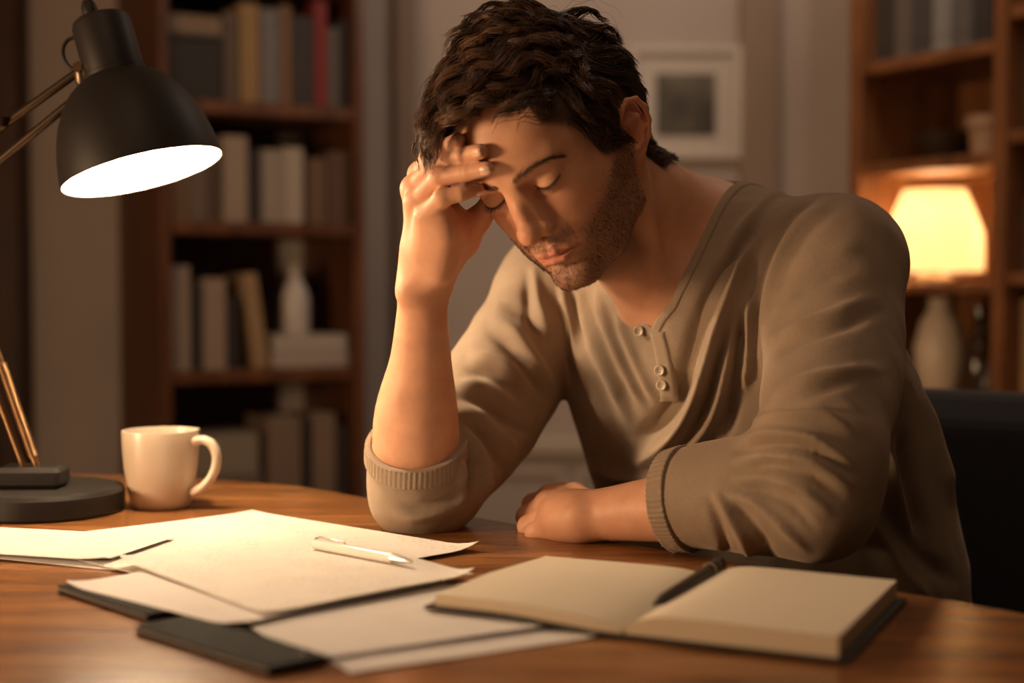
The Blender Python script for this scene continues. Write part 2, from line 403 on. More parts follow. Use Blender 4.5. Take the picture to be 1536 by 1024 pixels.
row(z, [(.030, .050, .205, (.13, .10, .085), 'dark taupe book lying second in the pile behind the mug', dict(lying=True, d=.20))], G4)
row(z + .0505, [(.034, .048, .200, (.20, .16, .14), 'grey-brown book lying third in the pile behind the mug', dict(lying=True, d=.19))], G4)
row(z + .099, [(.032, .095, .195, (.34, .29, .22), 'thick pale grey book topmost in the pile behind the mug', dict(lying=True, d=.20))], G4)
row(z, [(.250, .080, .225, (.27, .19, .14), 'wide brown book right of the pile behind the mug'), (.334, .020, .215, (.03, .025, .025), 'thin black book between the two brown books, lowest visible shelf'),
        (.358, .056, .230, (.30, .21, .15), 'brown book right of the thin black one, lowest visible shelf'), (.418, .030, .200, (.05, .035, .03), 'blackish book at the right end of the lowest visible shelf')], G4)
# ---------------------------------------------------------------- right bookcase
def R3(a, b, z): p = P0 + RD * a - RN * b; return (p[0], p[1], z)
RX, RY = RD, -RN; RR = Matrix.Rotation(math.atan2(RD[1], RD[0]), 3, 'Z'); BW = .385; RDp = .30
rb = empty('bookcase', R3(BW, RDp / 2, 0)); tag(rb, 'wide warm wooden bookcase on the right holding the glowing lamp', 'bookcase')
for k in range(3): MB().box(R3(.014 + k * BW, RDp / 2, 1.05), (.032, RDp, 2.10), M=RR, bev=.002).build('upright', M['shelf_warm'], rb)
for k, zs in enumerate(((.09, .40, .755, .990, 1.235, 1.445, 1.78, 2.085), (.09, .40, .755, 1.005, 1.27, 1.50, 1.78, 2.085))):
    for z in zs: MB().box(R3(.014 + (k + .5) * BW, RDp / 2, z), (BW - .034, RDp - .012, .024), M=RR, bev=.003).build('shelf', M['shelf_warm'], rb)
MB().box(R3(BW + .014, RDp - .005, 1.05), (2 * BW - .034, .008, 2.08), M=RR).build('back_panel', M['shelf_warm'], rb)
def rrow(z, items, group):
    for it in items:
        a, th, h, col, label = it[:5]; kw = it[5] if len(it) > 5 else {}
        b = kw.pop('b', .04); d = kw.pop('d', .16); book(R3(a, b, z), RX, RY, th, h, d, col, label, group, **kw)
H1, H2 = 'books above the glowing lamp', 'books in the far right bay'
rrow(1.4575, [(.034, .050, .22, (.07, .06, .05), 'black-brown book at the left end above the glowing lamp'), (.088, .046, .25, (.20, .17, .15), 'grey-brown book second from the left above the glowing lamp'), (.138, .050, .23, (.10, .09, .09), 'charcoal book in the middle above the glowing lamp'),
              (.192, .048, .25, (.33, .33, .33), 'light grey book above the glowing lamp'), (.244, .050, .22, (.16, .15, .15), 'dark grey book right of the light grey one'), (.298, .046, .24, (.06, .05, .05), 'black book at the right end above the glowing lamp')], H1)
pot = mat('clay_pot', (.42, .27, .17), .6)
lathe_thing('flower_pot', R3(.300, .08, 1.2475), [(0, 0), (.030, 0), (.036, .055), (.041, .057), (.041, .078), (.036, .078), (.034, .060), (0, .058)], pot, 'small clay pot on the shelf just above the glowing lamp', 'pot')
lathe_thing('bowl', R3(.13, .14, 1.2475), [(0, 0), (.028, 0), (.032, .006), (.060, .045), (.066, .062), (.062, .062), (.054, .044), (.026, .012), (0, .010)], mat('dark_bowl', (.05, .03, .02), .4), 'dark bowl on the shelf above the lamp, left of the clay pot', 'bowl')
lathe_thing('vase', R3(.175, .09, .7675), [(0, 0), (.034, 0), (.040, .01), (.050, .06), (.052, .10), (.040, .15), (.024, .178), (.023, .196), (.028, .202), (.022, .202), (0, .19)], mat('cream_vase', (.72, .60, .45), .4), 'cream vase on the shelf below the glowing lamp', 'vase')
gb = mat('amber_glass', (.10, .05, .015), .1, Transmission_Weight=.5)
lathe_thing('bottle', R3(.270, .10, .7675), [(0, 0), (.028, 0), (.031, .008), (.031, .095), (.022, .120), (.011, .140), (.011, .172), (.014, .174), (.014, .184), (0, .185)], gb, 'dark amber bottle right of the cream vase', 'bottle')
lathe_thing('jar', R3(.322, .07, .7675), [(0, 0), (.024, 0), (.028, .006), (.028, .055), (.022, .064), (.024, .078), (0, .080)], mat('dark_jar', (.04, .03, .025), .3), 'squat dark jar at the foot of the amber bottle', 'jar')
rrow(.7675, [(BW + .036, .050, .20, (.45, .28, .13), 'light brown book at the left end of the low far right shelf'), (BW + .090, .046, .19, (.52, .36, .20), 'tan book second on the low far right shelf'), (BW + .140, .052, .20, (.40, .24, .11), 'brown book third on the low far right shelf')], H2)
rrow(1.0175, [(BW + .036, .054, .14, (.10, .06, .04), 'short dark brown book beside the pale box'),], H2)
bx_ = empty('storage_box', R3(BW + .17, .11, 1.0175)); tag(bx_, 'pale grey box on the far right shelf beside the glowing lamp', 'box')
MB().box(R3(BW + .17, .11, 1.0175 + .055), (.13, .16, .11), M=RR, bev=.003).build('body', mat('grey_card', (.30, .27, .25), .7), bx_)
MB().box(R3(BW + .17, .11, 1.0175 + .116), (.136, .166, .012), M=RR, bev=.002).build('lid', mat('grey_card', (.34, .30, .28), .7), bx_)
rrow(1.2825, [(BW + .034, .050, .17, (.08, .05, .035), 'dark book at the left end of the upper far right shelf'), (BW + .088, .05, .18, (.12, .09, .07), 'dark brown book second on the upper far right shelf')], H2)
# ---------------------------------------------------------------- glowing table lamp in the right bookcase
tl = R3(.160, .085, 1.002); le = empty('table_lamp', tl); tag(le, 'small table lamp with glowing cream shade in the right bookcase', 'lamp')
MB().lathe([(0, 0), (.034, 0), (.038, .006), (.036, .012), (.012, .020), (.018, .034), (.010, .050), (.006, .060), (.006, .078), (0, .078)], tl, 32).build('base', mat('brass', (.35, .22, .10), .35, 1.0), le, smooth=True, auto=.8)
sm = mat('lamp_shade_cloth', (.92, .84, .70), .9); nt = sm.node_tree; b_ = BS(sm); tr = N(sm, 'ShaderNodeBsdfTranslucent'); tr.inputs[0].default_value = (.98, .84, .64, 1)
mx = N(sm, 'ShaderNodeMixShader'); mx.inputs[0].default_value = .6; L(sm, b_.outputs[0], mx.inputs[1]); L(sm, tr.outputs[0], mx.inputs[2]); L(sm, mx.outputs[0], nt.nodes['Material Output'].inputs[0])
MB().lathe([(.0990, .020), (.1000, .020), (.0980, .100), (.0620, .188), (.0610, .188), (.0965, .100), (.0985, .020)], tl, 48, cap=False).build('lamp_shade', sm, le, smooth=True, auto=.5)
eb = mat('bulb_glow', (1, .8, .5)); BS(eb).inputs['Emission Color'].default_value = (1.0, .78, .52, 1); BS(eb).inputs['Emission Strength'].default_value = 95
MB().lathe([(0, .0), (.012, .002), (.022, .016), (.026, .034), (.020, .052), (.010, .060), (0, .062)], (tl[0], tl[1], tl[2] + .080), 24).build('bulb', eb, le, smooth=True)
# ================================================================ DESK AND THINGS ON IT
M['desk'] = wood('desk_wood', (.11, .040, .012), (.28, .115, .036), (.46, .22, .075), (1.3, 8, 8), .26, rot=.62)
_c = (-.328, 1.765)
edge = [(1.12, .20)] + [(.34, 1.056)]
# far edge: straight beside the man, a rounded corner, then away to the left
arc = []
A0 = np.array([-.245, 1.705]); A1 = np.array([-.335, 1.775]); A2 = np.array([-.480, 1.812])
for i in range(13):
    t = i / 12; p = (1 - t) ** 2 * A0 + 2 * t * (1 - t) * A1 + t * t * A2; arc.append(tuple(p))
outline = [(1.14, .20), (.347, 1.076)] + arc + [(-1.25, 1.96), (-1.25, .20)]
n = len(outline); vs = []; fs = []
b = .004; cen = np.mean(outline, 0)
def inset(d): return [tuple(np.array(p) + (cen - p) / np.linalg.norm(cen - p) * d) for p in outline]
for zz, dd in ((DZ - .036, .003), (DZ - .033, 0), (DZ - .004, 0), (DZ - .0012, .0015), (DZ, .004)): vs += [(p[0], p[1], zz) for p in inset(dd)]
for k in range(4):
    for i in range(n): fs.append([k * n + i, k * n + (i + 1) % n, (k + 1) * n + (i + 1) % n, (k + 1) * n + i])
fs.append([i for i in range(n)][::-1]); fs.append([4 * n + i for i in range(n)])
dk = empty('desk', (-.2, .9, 0)); tag(dk, 'orange-brown wooden desk with papers, lamp and notebook on it', 'desk')
MB().add(vs, fs).build('desktop', M['desk'], dk)
for (x, y) in ((-1.15, .3), (.92, .3), (-1.15, 1.84), (-.40, 1.72)):
    MB().box((x, y, (DZ - .036) / 2), (.06, .06, DZ - .036), bev=.003).build('leg', M['desk'], dk)
MB().box((-.10, .34, DZ - .075), (1.9, .022, .075), bev=.002).build('apron', M['desk'], dk)
# ---------------------------------------------------------------- desk lamp
M['black'] = mat('black_enamel', (.012, .010, .009), .5, spec=.25); M['bronze'] = mat('dark_bronze', (.075, .055, .038), .34, .85)
M['rod'] = mat('bronze_rod', (.30, .19, .10), .32, 1.0)
LB = np.array([-.504, 1.52, DZ]); lm = empty('desk_lamp', tuple(LB)); tag(lm, 'black articulated desk lamp shining down on the papers', 'lamp')
MB().lathe([(0, 0), (.083, 0), (.0855, .003), (.0855, .022), (.083, .0265), (.079, .0275), (0, .0275)], tuple(LB), 96).build('base', M['black'], lm, smooth=True, auto=.5)
MB().box((-.5115, 1.512, DZ + .0275 + .0115), (.068, .048, .023), rz=.05, bev=.005).build('arm_socket', M['black'], lm, bev=0)
YL = 1.50
def W(u, v, y=YL): return Vector(at_y(u, v, y))
for (u0, v0, y0), (u1, v1) in (((38, 706, 1.510), (-101, 330)), ((57, 704, 1.506), (-76, 318))):
    MB().tube([W(u0, v0, y0), W(u1, v1)], .0036, 12).build('lower_rod', M['rod'], lm, smooth=True, auto=.8)
# tension spring wound round the front rod
a_, b_ = W(57, 704, 1.506), W(-76, 318); ax = (b_ - a_).normalized(); s1 = ax.orthogonal().normalized(); s2 = ax.cross(s1)
pts = [a_ + ax * (.014 + .105 * t / 420) + (s1 * math.cos(t * .62) + s2 * math.sin(t * .62)) * .0052 for t in range(421)]
MB().tube(pts, .0009, 5).build('spring', M['rod'], lm, smooth=True)
# elbow plates
e1 = W(-88, 322)
MB().tube([e1 + Vector((0, -.011, 0)), e1 + Vector((0, .011, 0))], .030, 28).build('elbow_joint', M['black'], lm, smooth=True, auto=.6)
for (u0, v0), (u1, v1), w_ in (((-92, 258), (117, 108), .0045), ((-72, 300), (124, 139), .0045)):
    MB().tube([W(u0, v0), W(u1, v1, 1.478)], w_, 14).build('upper_rod', M['bronze'], lm, smooth=True, auto=.8)
MB().tube([W(2, 176, 1.485), W(2, 190, 1.485)], .0075, 16).build('rod_clamp', M['bronze'], lm, smooth=True, auto=.8)
# head
AX = Vector((.27, -.08, -.93)).normalized(); OC = Vector(at_y(214, 258, 1.47)); LEN = .168; TOPP = OC - AX * LEN
RM = AX.to_track_quat('Z', 'Y').to_matrix()
prof = [(.0, .0), (.0240, .0005), (.0285, .0035), (.0305, .009), (.0305, .059), (.0320, .060), (.0320, .064)]
dome = [(.0320, .064), (.040, .068), (.052, .078), (.062, .091), (.0705, .107), (.0765, .124), (.0805, .142), (.0830, .158), (.0838, .168)]
inner = [(.0822, .1675), (.0815, .158), (.079, .142), (.075, .124), (.069, .107), (.0605, .091), (.0505, .080), (.038, .0715), (.0, .068)]
MB().lathe(prof, tuple(TOPP), 72, RM, cap=False).build('lamp_housing', M['black'], lm, smooth=True, auto=.6)
shd = MB().lathe(dome + [(.0830, .1685), (.0822, .1675)], tuple(TOPP), 96, RM, cap=False).build('lamp_shade', M['black'], lm, smooth=True, auto=.9)
refl = mat('white_reflector', (.93, .90, .84), .55)
MB().lathe(inner, tuple(TOPP), 96, RM, cap=False).build('reflector', refl, shd, smooth=True)
bl = mat('bright_bulb', (1, 1, 1)); BS(bl).inputs['Emission Color'].default_value = (1.0, .73, .46, 1); BS(bl).inputs['Emission Strength'].default_value = LAMP_POWER
MB().lathe([(0, .070), (.013, .072), (.016, .090), (.024, .106), (.030, .122), (.030, .136), (.023, .150), (.010, .1565), (0, .157)], tuple(TOPP), 40, RM).build('bulb', bl, lm, smooth=True)
# knob on top, wire loop, hinge bracket
kb = TOPP + Vector((-.004, 0, .0)); MB().lathe([(0, .004), (.0075, .003), (.0085, -.003), (.0080, -.012), (.0055, -.018), (0, -.019)], tuple(kb - AX * .0 + Vector((-.004, 0, 0))), 24, RM).build('top_knob', M['black'], lm, smooth=True, auto=.7)
side = Vector((-.96, 0, -.279)).normalized()
cc = TOPP + AX * .030 + side * .034
loop = [cc + side * (.013 * math.cos(t)) + AX * (.017 * math.sin(t)) for t in np.linspace(-2.1, 2.1, 20)]
MB().tube(loop, .0020, 8).build('wire_loop', M['black'], lm, smooth=True)
hb = [W(121, 104, 1.474), W(128, 122, 1.472), W(134, 142, 1.472)]
MB().tube([hb[0] + Vector((0, 0, .006)), hb[1], hb[2] - Vector((0, 0, .004)), TOPP + AX * .058 + side * .024], [.008, .010, .009, .008], 14).build('hinge', M['bronze'], lm, smooth=True, auto=.9)
for h in (hb[0], hb[2]): MB().tube([h + Vector((0, -.012, 0)), h + Vector((0, .010, 0))], .0048, 12).build('hinge_screw', M['rod'], lm, smooth=True, auto=.6)
# ---------------------------------------------------------------- mug
M['mug'] = mat('cream_glaze', (.54, .46, .365), .28, spec=.5); MC = (-.3835, 1.548, DZ)
mg = empty('mug', MC); tag(mg, 'cream ceramic mug standing beside the base of the desk lamp', 'mug')
MB().lathe([(0, .0015), (.025, .0015), (.027, 0), (.0295, .001), (.0325, .008), (.0365, .024), (.0395, .045), (.0412, .066), (.0418, .083), (.0414, .0850), (.0398, .0850), (.0392, .083), (.0385, .066), (.0368, .045), (.0338, .024), (.029, .010), (0, .008)], MC, 96).build('body', M['mug'], mg, smooth=True, auto=.9)
hp = [(.0385, .0735), (.050, .0765), (.0600, .0715), (.0650, .060), (.0645, .047), (.0580, .033), (.0480, .023), (.0365, .0175)]
P_ = [Vector((MC[0] + a * math.cos(-.12), MC[1] + a * math.sin(-.12), MC[2] + z)) for a, z in hp]
t = np.linspace(0, 7, 40); C3 = [np.array([np.interp(t, range(8), [p[k] for p in P_])]).ravel() for k in range(3)]; pts = np.stack(C3, 1)
for _ in range(6): pts[1:-1] = (pts[:-2] + 2 * pts[1:-1] + pts[2:]) / 4
mb = MB(); mb.tube([tuple(p) for p in pts], .0052, 16); vv = np.array(mb.v); vv[:, 1] = MC[1] - .0045 + (vv[:, 1] - MC[1]) * 1.5 + .0; mb.v = [tuple(a) for a in vv]
mb.build('handle', M['mug'], mg, smooth=True)
# ---------------------------------------------------------------- sheets of paper
def paper_mat(name, col=(.80, .76, .71), marks=.0):
    m = mat(name, col, .75, spec=.25); tc = N(m, 'ShaderNodeTexCoord'); n1 = N(m, 'ShaderNodeTexNoise', in_Scale=30.0, in_Detail=5.0); L(m, tc.outputs['Object'], n1.inputs['Vector'])
    r = ramp(m, [(.3, tuple(c * .96 for c in col)), (.7, tuple(min(1, c * 1.02) for c in col))]); L(m, n1.outputs[0], r.inputs[0])
    if marks:
        uv = N(m, 'ShaderNodeUVMap', uv_map='uv'); mp = N(m, 'ShaderNodeMapping'); mp.inputs['Scale'].default_value = (26, 34, 1); L(m, uv.outputs[0], mp.inputs[0])
        sp = N(m, 'ShaderNodeSeparateXYZ'); L(m, mp.outputs[0], sp.inputs[0]); fr = N(m, 'ShaderNodeMath', operation='FRACT'); L(m, sp.outputs[1], fr.inputs[0])
        ln = N(m, 'ShaderNodeMath', operation='LESS_THAN', i1=.30); L(m, fr.outputs[0], ln.inputs[0])
        nz = N(m, 'ShaderNodeTexNoise', in_Scale=2.4, in_Detail=3.0); L(m, mp.outputs[0], nz.inputs['Vector']); gt = N(m, 'ShaderNodeMath', operation='GREATER_THAN', i1=.53); L(m, nz.outputs[0], gt.inputs[0])
        big = N(m, 'ShaderNodeTexNoise', in_Scale=3.0); L(m, uv.outputs[0], big.inputs['Vector']); g2 = N(m, 'ShaderNodeMath', operation='GREATER_THAN', i1=.47); L(m, big.outputs[0], g2.inputs[0])
        m1 = N(m, 'ShaderNodeMath', operation='MULTIPLY'); L(m, ln.outputs[0], m1.inputs[0]); L(m, gt.outputs[0], m1.inputs[1]); m2 = N(m, 'ShaderNodeMath', operation='MULTIPLY'); L(m, m1.outputs[0], m2.inputs[0]); L(m, g2.outputs[0], m2.inputs[1])
        m3 = N(m, 'ShaderNodeMath', operation='MULTIPLY', i1=marks); L(m, m2.outputs[0], m3.inputs[0])
        mx = N(m, 'ShaderNodeMix', data_type='RGBA'); L(m, m3.outputs[0], mx.inputs[0]); L(m, r.outputs[0], mx.inputs[6]); mx.inputs[7].default_value = (.30, .27, .25, 1); L(m, mx.outputs[2], BS(m).inputs['Base Color'])
    else: L(m, r.outputs[0], BS(m).inputs['Base Color'])
    return m
M['paper'] = paper_mat('printed_paper', marks=.38); M['paper2'] = paper_mat('plain_paper', (.74, .71, .69))
def sheet(cs, z, m, label, lift=(0, 0, 0, 0), wave=.0008, group='loose papers on the desk', seed=0, th=.0004, fall=.055, name='paper_sheet', cat='paper'):
    """four corners on the desk (counter-clockwise), height z, how far each corner curls up"""
    n = 26; cs = [np.array(c) for c in cs]; top = []
    for i in range(n):
        for j in range(n):
            u, v = i / (n - 1), j / (n - 1); p = (1 - u) * (1 - v) * cs[0] + u * (1 - v) * cs[1] + u * v * cs[2] + (1 - u) * v * cs[3]
            zz = z + wave * (math.sin(u * 5 + seed) * math.sin(v * 4 + seed * 2) + 1)
            for k, (cu, cv) in enumerate(((0, 0), (1, 0), (1, 1), (0, 1))):
                d = math.hypot(u - cu, v - cv); zz += lift[k] * max(0, 1 - d / (fall * 2.2)) ** 2
            top.append((p[0], p[1], zz))
    vs = top + [(a, b_, c_ - th) for a, b_, c_ in top]; N2 = n * n; fs = []
    for i in range(n - 1):
        for j in range(n - 1):
            a = i * n + j; fs.append([a, a + n, a + n + 1, a + 1]); fs.append([a + N2, a + 1 + N2, a + n + 1 + N2, a + n + N2])
    for i in range(n - 1):
        for a, b_ in ((i * n, (i + 1) * n), (i, i + 1), (i * n + n - 1, (i + 1) * n + n - 1), ((n - 1) * n + i, (n - 1) * n + i + 1)): fs.append([a, b_, b_ + N2, a + N2])
    o = MB().add(vs, fs).build(name, m, smooth=True, auto=.6); me = o.data; uvl = me.uv_layers.new(name='uv')
    for lp in me.loops: k = lp.vertex_index % N2; uvl.data[lp.index].uv = ((k // n) / (n - 1), (k % n) / (n - 1))
    tag(o, label, cat, group); return o
def rect(p, d, w_, h_):
    """corner p, direction d of the long side, lengths; second side turns clockwise seen from above"""
    d = np.array(d) / np.linalg.norm(d); e = np.array([d[1], -d[0]]); p = np.array(p); return [p, p + d * w_, p + d * w_ + e * h_, p + e * h_]
mf = mat('shade_black', (.007, .006, .006), .85, spec=.15)  # black for slabs added as the shade under the raised paper edges
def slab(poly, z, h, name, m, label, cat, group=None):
    """thin layered black slab standing in for the shade under raised sheet edges"""
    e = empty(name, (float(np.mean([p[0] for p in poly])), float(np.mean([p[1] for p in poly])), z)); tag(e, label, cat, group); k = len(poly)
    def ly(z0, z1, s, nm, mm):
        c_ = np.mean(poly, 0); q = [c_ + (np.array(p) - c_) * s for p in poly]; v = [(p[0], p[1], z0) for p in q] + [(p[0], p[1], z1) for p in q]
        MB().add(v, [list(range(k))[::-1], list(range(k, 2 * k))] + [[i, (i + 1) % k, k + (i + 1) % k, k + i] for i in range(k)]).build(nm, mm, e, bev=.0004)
    ly(z, z + .0016, 1, 'slab_bottom', m); ly(z + .0017, z + h - .0017, .975, 'pages', mat('shade_slab_core', (.10, .085, .075), .8)); ly(z + h - .0016, z + h, 1, 'slab_top', m)
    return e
slab([(-.358, 1.112), (-.262, 1.012), (-.235, 1.038), (-.331, 1.138)], DZ + .0008, .0055, 'shade_slab', mf, 'added black slab for the shade under the papers, left one', 'shade_slab', 'added shade slabs under the papers')
slab([(-.262, .978), (-.150, .868), (-.118, .897), (-.226, 1.010)], DZ + .0008, .0060, 'shade_slab', mf, 'added black slab for the shade under the sheet nearest the camera', 'shade_slab', 'added shade slabs under the papers')
sheet([(-.4745, 1.316), (-.276, 1.503), (-.030, 1.288), (-.228, 1.100)], DZ + .0030, M['paper'], 'large printed sheet furthest back, running off to the left', lift=(.000, .001, .006, 0), wave=.0006, seed=1)
sheet(rect((-.318, 1.190), (-.925, .38), .297, .12), DZ + .0006, M['paper2'], 'white sheet at the left edge of the picture, lower one', lift=(.004, 0, 0, 0), seed=2)
sheet(rect((-.350, 1.212), (-.96, .28), .297, .12), DZ + .0058, M['paper2'], 'white sheet at the left edge of the picture, lying over another', lift=(.003, 0, 0, 0), seed=3)
sheet(rect((-.351, 1.112), (.665, .747), .245, .21), DZ + .0068, M['paper2'], 'sheet over the left black slab, under the printed sheet', lift=(.003, 0, 0, .003), wave=.0004, seed=4)
top_sheet = sheet([(-.336, 1.203), (-.190, 1.344), (-.030, 1.140), (-.175, 1.000)], DZ + .0096, M['paper'], 'printed sheet on top in the middle with the white pen on it', lift=(.004, 0, .005, .002), wave=.0004, seed=5)
sheet(rect((.064, .972), (-.866, -.5), .190, .205), DZ + .0008, M['paper2'], 'lowest front sheet whose corner shows right of the others', lift=(.002, 0, 0, 0), wave=.0003, seed=6)
sheet(rect((.028, .990), (-.866, -.5), .185, .205), DZ + .0036, M['paper2'], 'blank front sheet nearest the camera, partly under the notebook', lift=(.001, .005, 0, 0), wave=.0003, seed=7)
# white pen
def z_on(o, x, y): return min(((vv.co.x - x) ** 2 + (vv.co.y - y) ** 2, -vv.co.z) for vv in o.data.vertices)[1] * -1
pa, pb = np.array([-.176, 1.247, 0]), np.array([-.0855, 1.164, 0])
for p_ in (pa, pb): p_[2] = z_on(top_sheet, p_[0], p_[1]) + .0052
dv = (pb - pa) / np.linalg.norm(pb - pa)
pn = empty('pen', tuple(pa)); tag(pn, 'white and silver pen lying on the printed sheets', 'pen'); mw = mat('white_barrel', (.80, .78, .74), .25); ms = mat('silver', (.6, .58, .55), .25, 1.0)
MB().tube([pa, pa + dv * .002, pa + dv * .060, pa + dv * .104], [.0030, .0042, .0045, .0042], 20).build('barrel', mw, pn, smooth=True, auto=.7)
MB().tube([pa + dv * .104, pa + dv * .116, pa + dv * .126, pa + dv * .1285], [.0041, .0030, .0012, .0005], 20).build('tip', ms, pn, smooth=True, auto=.7)
MB().tube([pa + dv * .004 + np.array([0, 0, .0046]), pa + dv * .010 + np.array([0, 0, .0068]), pa + dv * .042 + np.array([0, 0, .0060]), pa + dv * .044 + np.array([0, 0, .0050])], .0008, 8).build('clip', ms, pn, smooth=True)
# ---------------------------------------------------------------- open notebook
NS = np.array([.0755, .964]); NY = np.array([.436, .900]); NX = np.array([.900, -.436]); NH, NW = .198, .150; ZN = DZ + .0205
nbk = empty('notebook', (.12, 1.09, DZ)); tag(nbk, 'open black-covered notebook with blank cream pages', 'notebook'); ZN = DZ + .0012
M['cream'] = mat('cream_page', (.74, .66, .52), .8, spec=.2); M['edge'] = mat('page_block', (.60, .51, .37), .85)
tc = N(M['edge'], 'ShaderNodeTexCoord'); wv = N(M['edge'], 'ShaderNodeTexWave', bands_direction='Z', in_Scale=620.0, in_Distortion=1.0); L(M['edge'], tc.outputs['Object'], wv.inputs['Vector'])
rr_ = ramp(M['edge'], [(0, (.52, .43, .31)), (1, (.66, .56, .42))]); L(M['edge'], wv.outputs[0], rr_.inputs[0]); L(M['edge'], rr_.outputs[0], BS(M['edge']).inputs['Base Color'])
def NP(u, v, z): p = NS + NX * u + NY * v; return (p[0], p[1], z)
def tilt(u): return ZN + (.0145 if u < 0 else .0) * min(1, abs(u) / .05) * 0
# left half rests on the sheets: a small rise towards its outer edge
def rise(u, v): return .0050 * max(0, min(1, (-u - .02) / .07)) * max(0, min(1, (.19 - v) / .10)) if u < 0 else 0.0
cb = []; mb = MB(); gx = [-.154, -.12, -.09, -.06, -.03, -.012, 0, .012, .05, .10, .154]; gy = [-.003, .05, .10, .15, .201]
vs = []; fs = []
for k, dz in enumerate((0, .0024)):
    for u in gx:
        for v in gy: vs.append(NP(u, v, ZN + rise(u, v) + dz))
ny = len(gy); nn = len(gx) * ny
for i in range(len(gx) - 1):
    for j in range(ny - 1):
        a = i * ny + j; fs.append([a, a + 1, a + ny + 1, a + ny]); fs.append([a + nn, a + ny + nn, a + ny + 1 + nn, a + 1 + nn])
for i in range(len(gx) - 1):
    for j in (0, ny - 1): a = i * ny + j; fs.append([a, a + ny, a + ny + nn, a + nn])
for j in range(ny - 1):
    for i in (0, len(gx) - 1): a = i * ny + j; fs.append([a, a + 1, a + 1 + nn, a + nn])
MB().add(vs, fs).build('cover', mat('black_cover', (.015, .013, .012), .45), nbk)
def block(sg, T0, nm):
    us = [.001, .003, .006, .010, .016, .024, .034, .050, .075, .10, .125, NW - .003]; hs = [.0035, .0052, .0072, .0096, .0120, .0136, .0145, .0148, .0146, .0143, .0140, .0138]
    vsT = []; fsT = []; vs_ = np.linspace(.002, NH - .002, 12); m_ = len(vs_)
    bot = []
    for u, h in zip(us, hs):
        for v in vs_:
            vsT.append(NP(sg * u, v, ZN + .0026 + rise(sg * u, v) + h / .0145 * T0)); bot.append(NP(sg * u, v, ZN + .0026 + rise(sg * u, v)))
    k = len(vsT)
    top = MB().add(vsT, [[i * m_ + j, (i + 1) * m_ + j, (i + 1) * m_ + j + 1, i * m_ + j + 1] for i in range(len(us) - 1) for j in range(m_ - 1)])
    e = MB(); e.v = list(vsT) + bot; e.v = [(a, b_, c_ - .0002) if i < k else (a, b_, c_) for i, (a, b_, c_) in enumerate(e.v)]
    for i in range(len(us) - 1):
        for j in (0, m_ - 1): a = i * m_ + j; e.f.append([a, a + m_, a + m_ + k, a + k])
    for j in range(m_ - 1):
        for i in (0, len(us) - 1): a = i * m_ + j; e.f.append([a, a + 1, a + 1 + k, a + k])
    for i in range(len(us) - 1):
        for j in range(m_ - 1): a = i * m_ + j; e.f.append([a + k, a + m_ + k, a + m_ + 1 + k, a + 1 + k]); e.f.append([a, a + m_, a + m_ + 1, a + 1])
    pb_ = e.build('page_block', M['edge'], nbk); top.build('top_page', M['cream'], pb_, smooth=True)
block(-1, .0085, 'l'); block(1, .0145, 'r')
# black pen in the fold of the notebook
q0, q1 = np.array(NP(.004, .050, ZN + .0130)), np.array(NP(.004, .205, ZN + .0150)); dv = (q1 - q0) / np.linalg.norm(q1 - q0); L_ = np.linalg.norm(q1 - q0) * .82
bp = empty('pen', tuple(q0)); tag(bp, 'black pen lying in the fold of the open notebook', 'pen'); mbp = mat('black_barrel', (.02, .018, .017), .25)
MB().tube([q0, q0 + dv * .003, q0 + dv * .020, q0 + dv * L_], [.0006, .0016, .0042, .0050], 20).build('barrel', mbp, bp, smooth=True, auto=.8)
MB().tube([q0 + dv * L_, q0 + dv * (L_ + .001), q0 + dv * (L_ + .028), q0 + dv * (L_ + .030)], [.0050, .0058, .0058, .0040], 20).build('cap', mbp, bp, smooth=True, auto=.8)
MB().tube([q0 + dv * (L_ - .001), q0 + dv * (L_ + .003)], .0060, 20).build('ring', ms, bp, smooth=True, auto=.8)
# ---------------------------------------------------------------- chair behind the man
mch = mat('navy_upholstery', (.020, .022, .030), .85, spec=.3); BS(mch).inputs['Sheen Weight'].default_value = .3
tc = N(mch, 'ShaderNodeTexCoord'); nz = N(mch, 'ShaderNodeTexNoise', in_Scale=500.0); L(mch, tc.outputs['Object'], nz.inputs['Vector']); bump(mch, nz.outputs[0], .4, .001)
HC = np.array([.350, 1.610]); CF = np.array([-.605, -.796]); CL = np.array([.796, -.605]); CR = Matrix.Rotation(math.atan2(CL[1], CL[0]), 3, 'Z')
def CP(l, f, z): p = HC + CL * l + CF * f; return (p[0], p[1], z)
chn = empty('armchair', CP(0, -.02, 0)); tag(chn, 'dark navy upholstered chair the man sits on', 'chair')
MB().box(CP(.06, .02, .40), (.60, .52, .12), M=CR, bev=.035).build('seat', mch, chn, bev=.012)
MB().box(CP(.06, -.285, .595), (.66, .13, .53), M=CR @ Matrix.Rotation(-.0, 3, 'X'), bev=.04).build('backrest', mch, chn, bev=.012)
for l in (-.20, .32):
    for f in (-.27, .22): MB().tube([CP(l, f, .345), CP(l * 1.02, f * 1.03, .0)], [.020, .013], 14).build('leg', M['wood_dark'], chn, smooth=True, auto=.8)
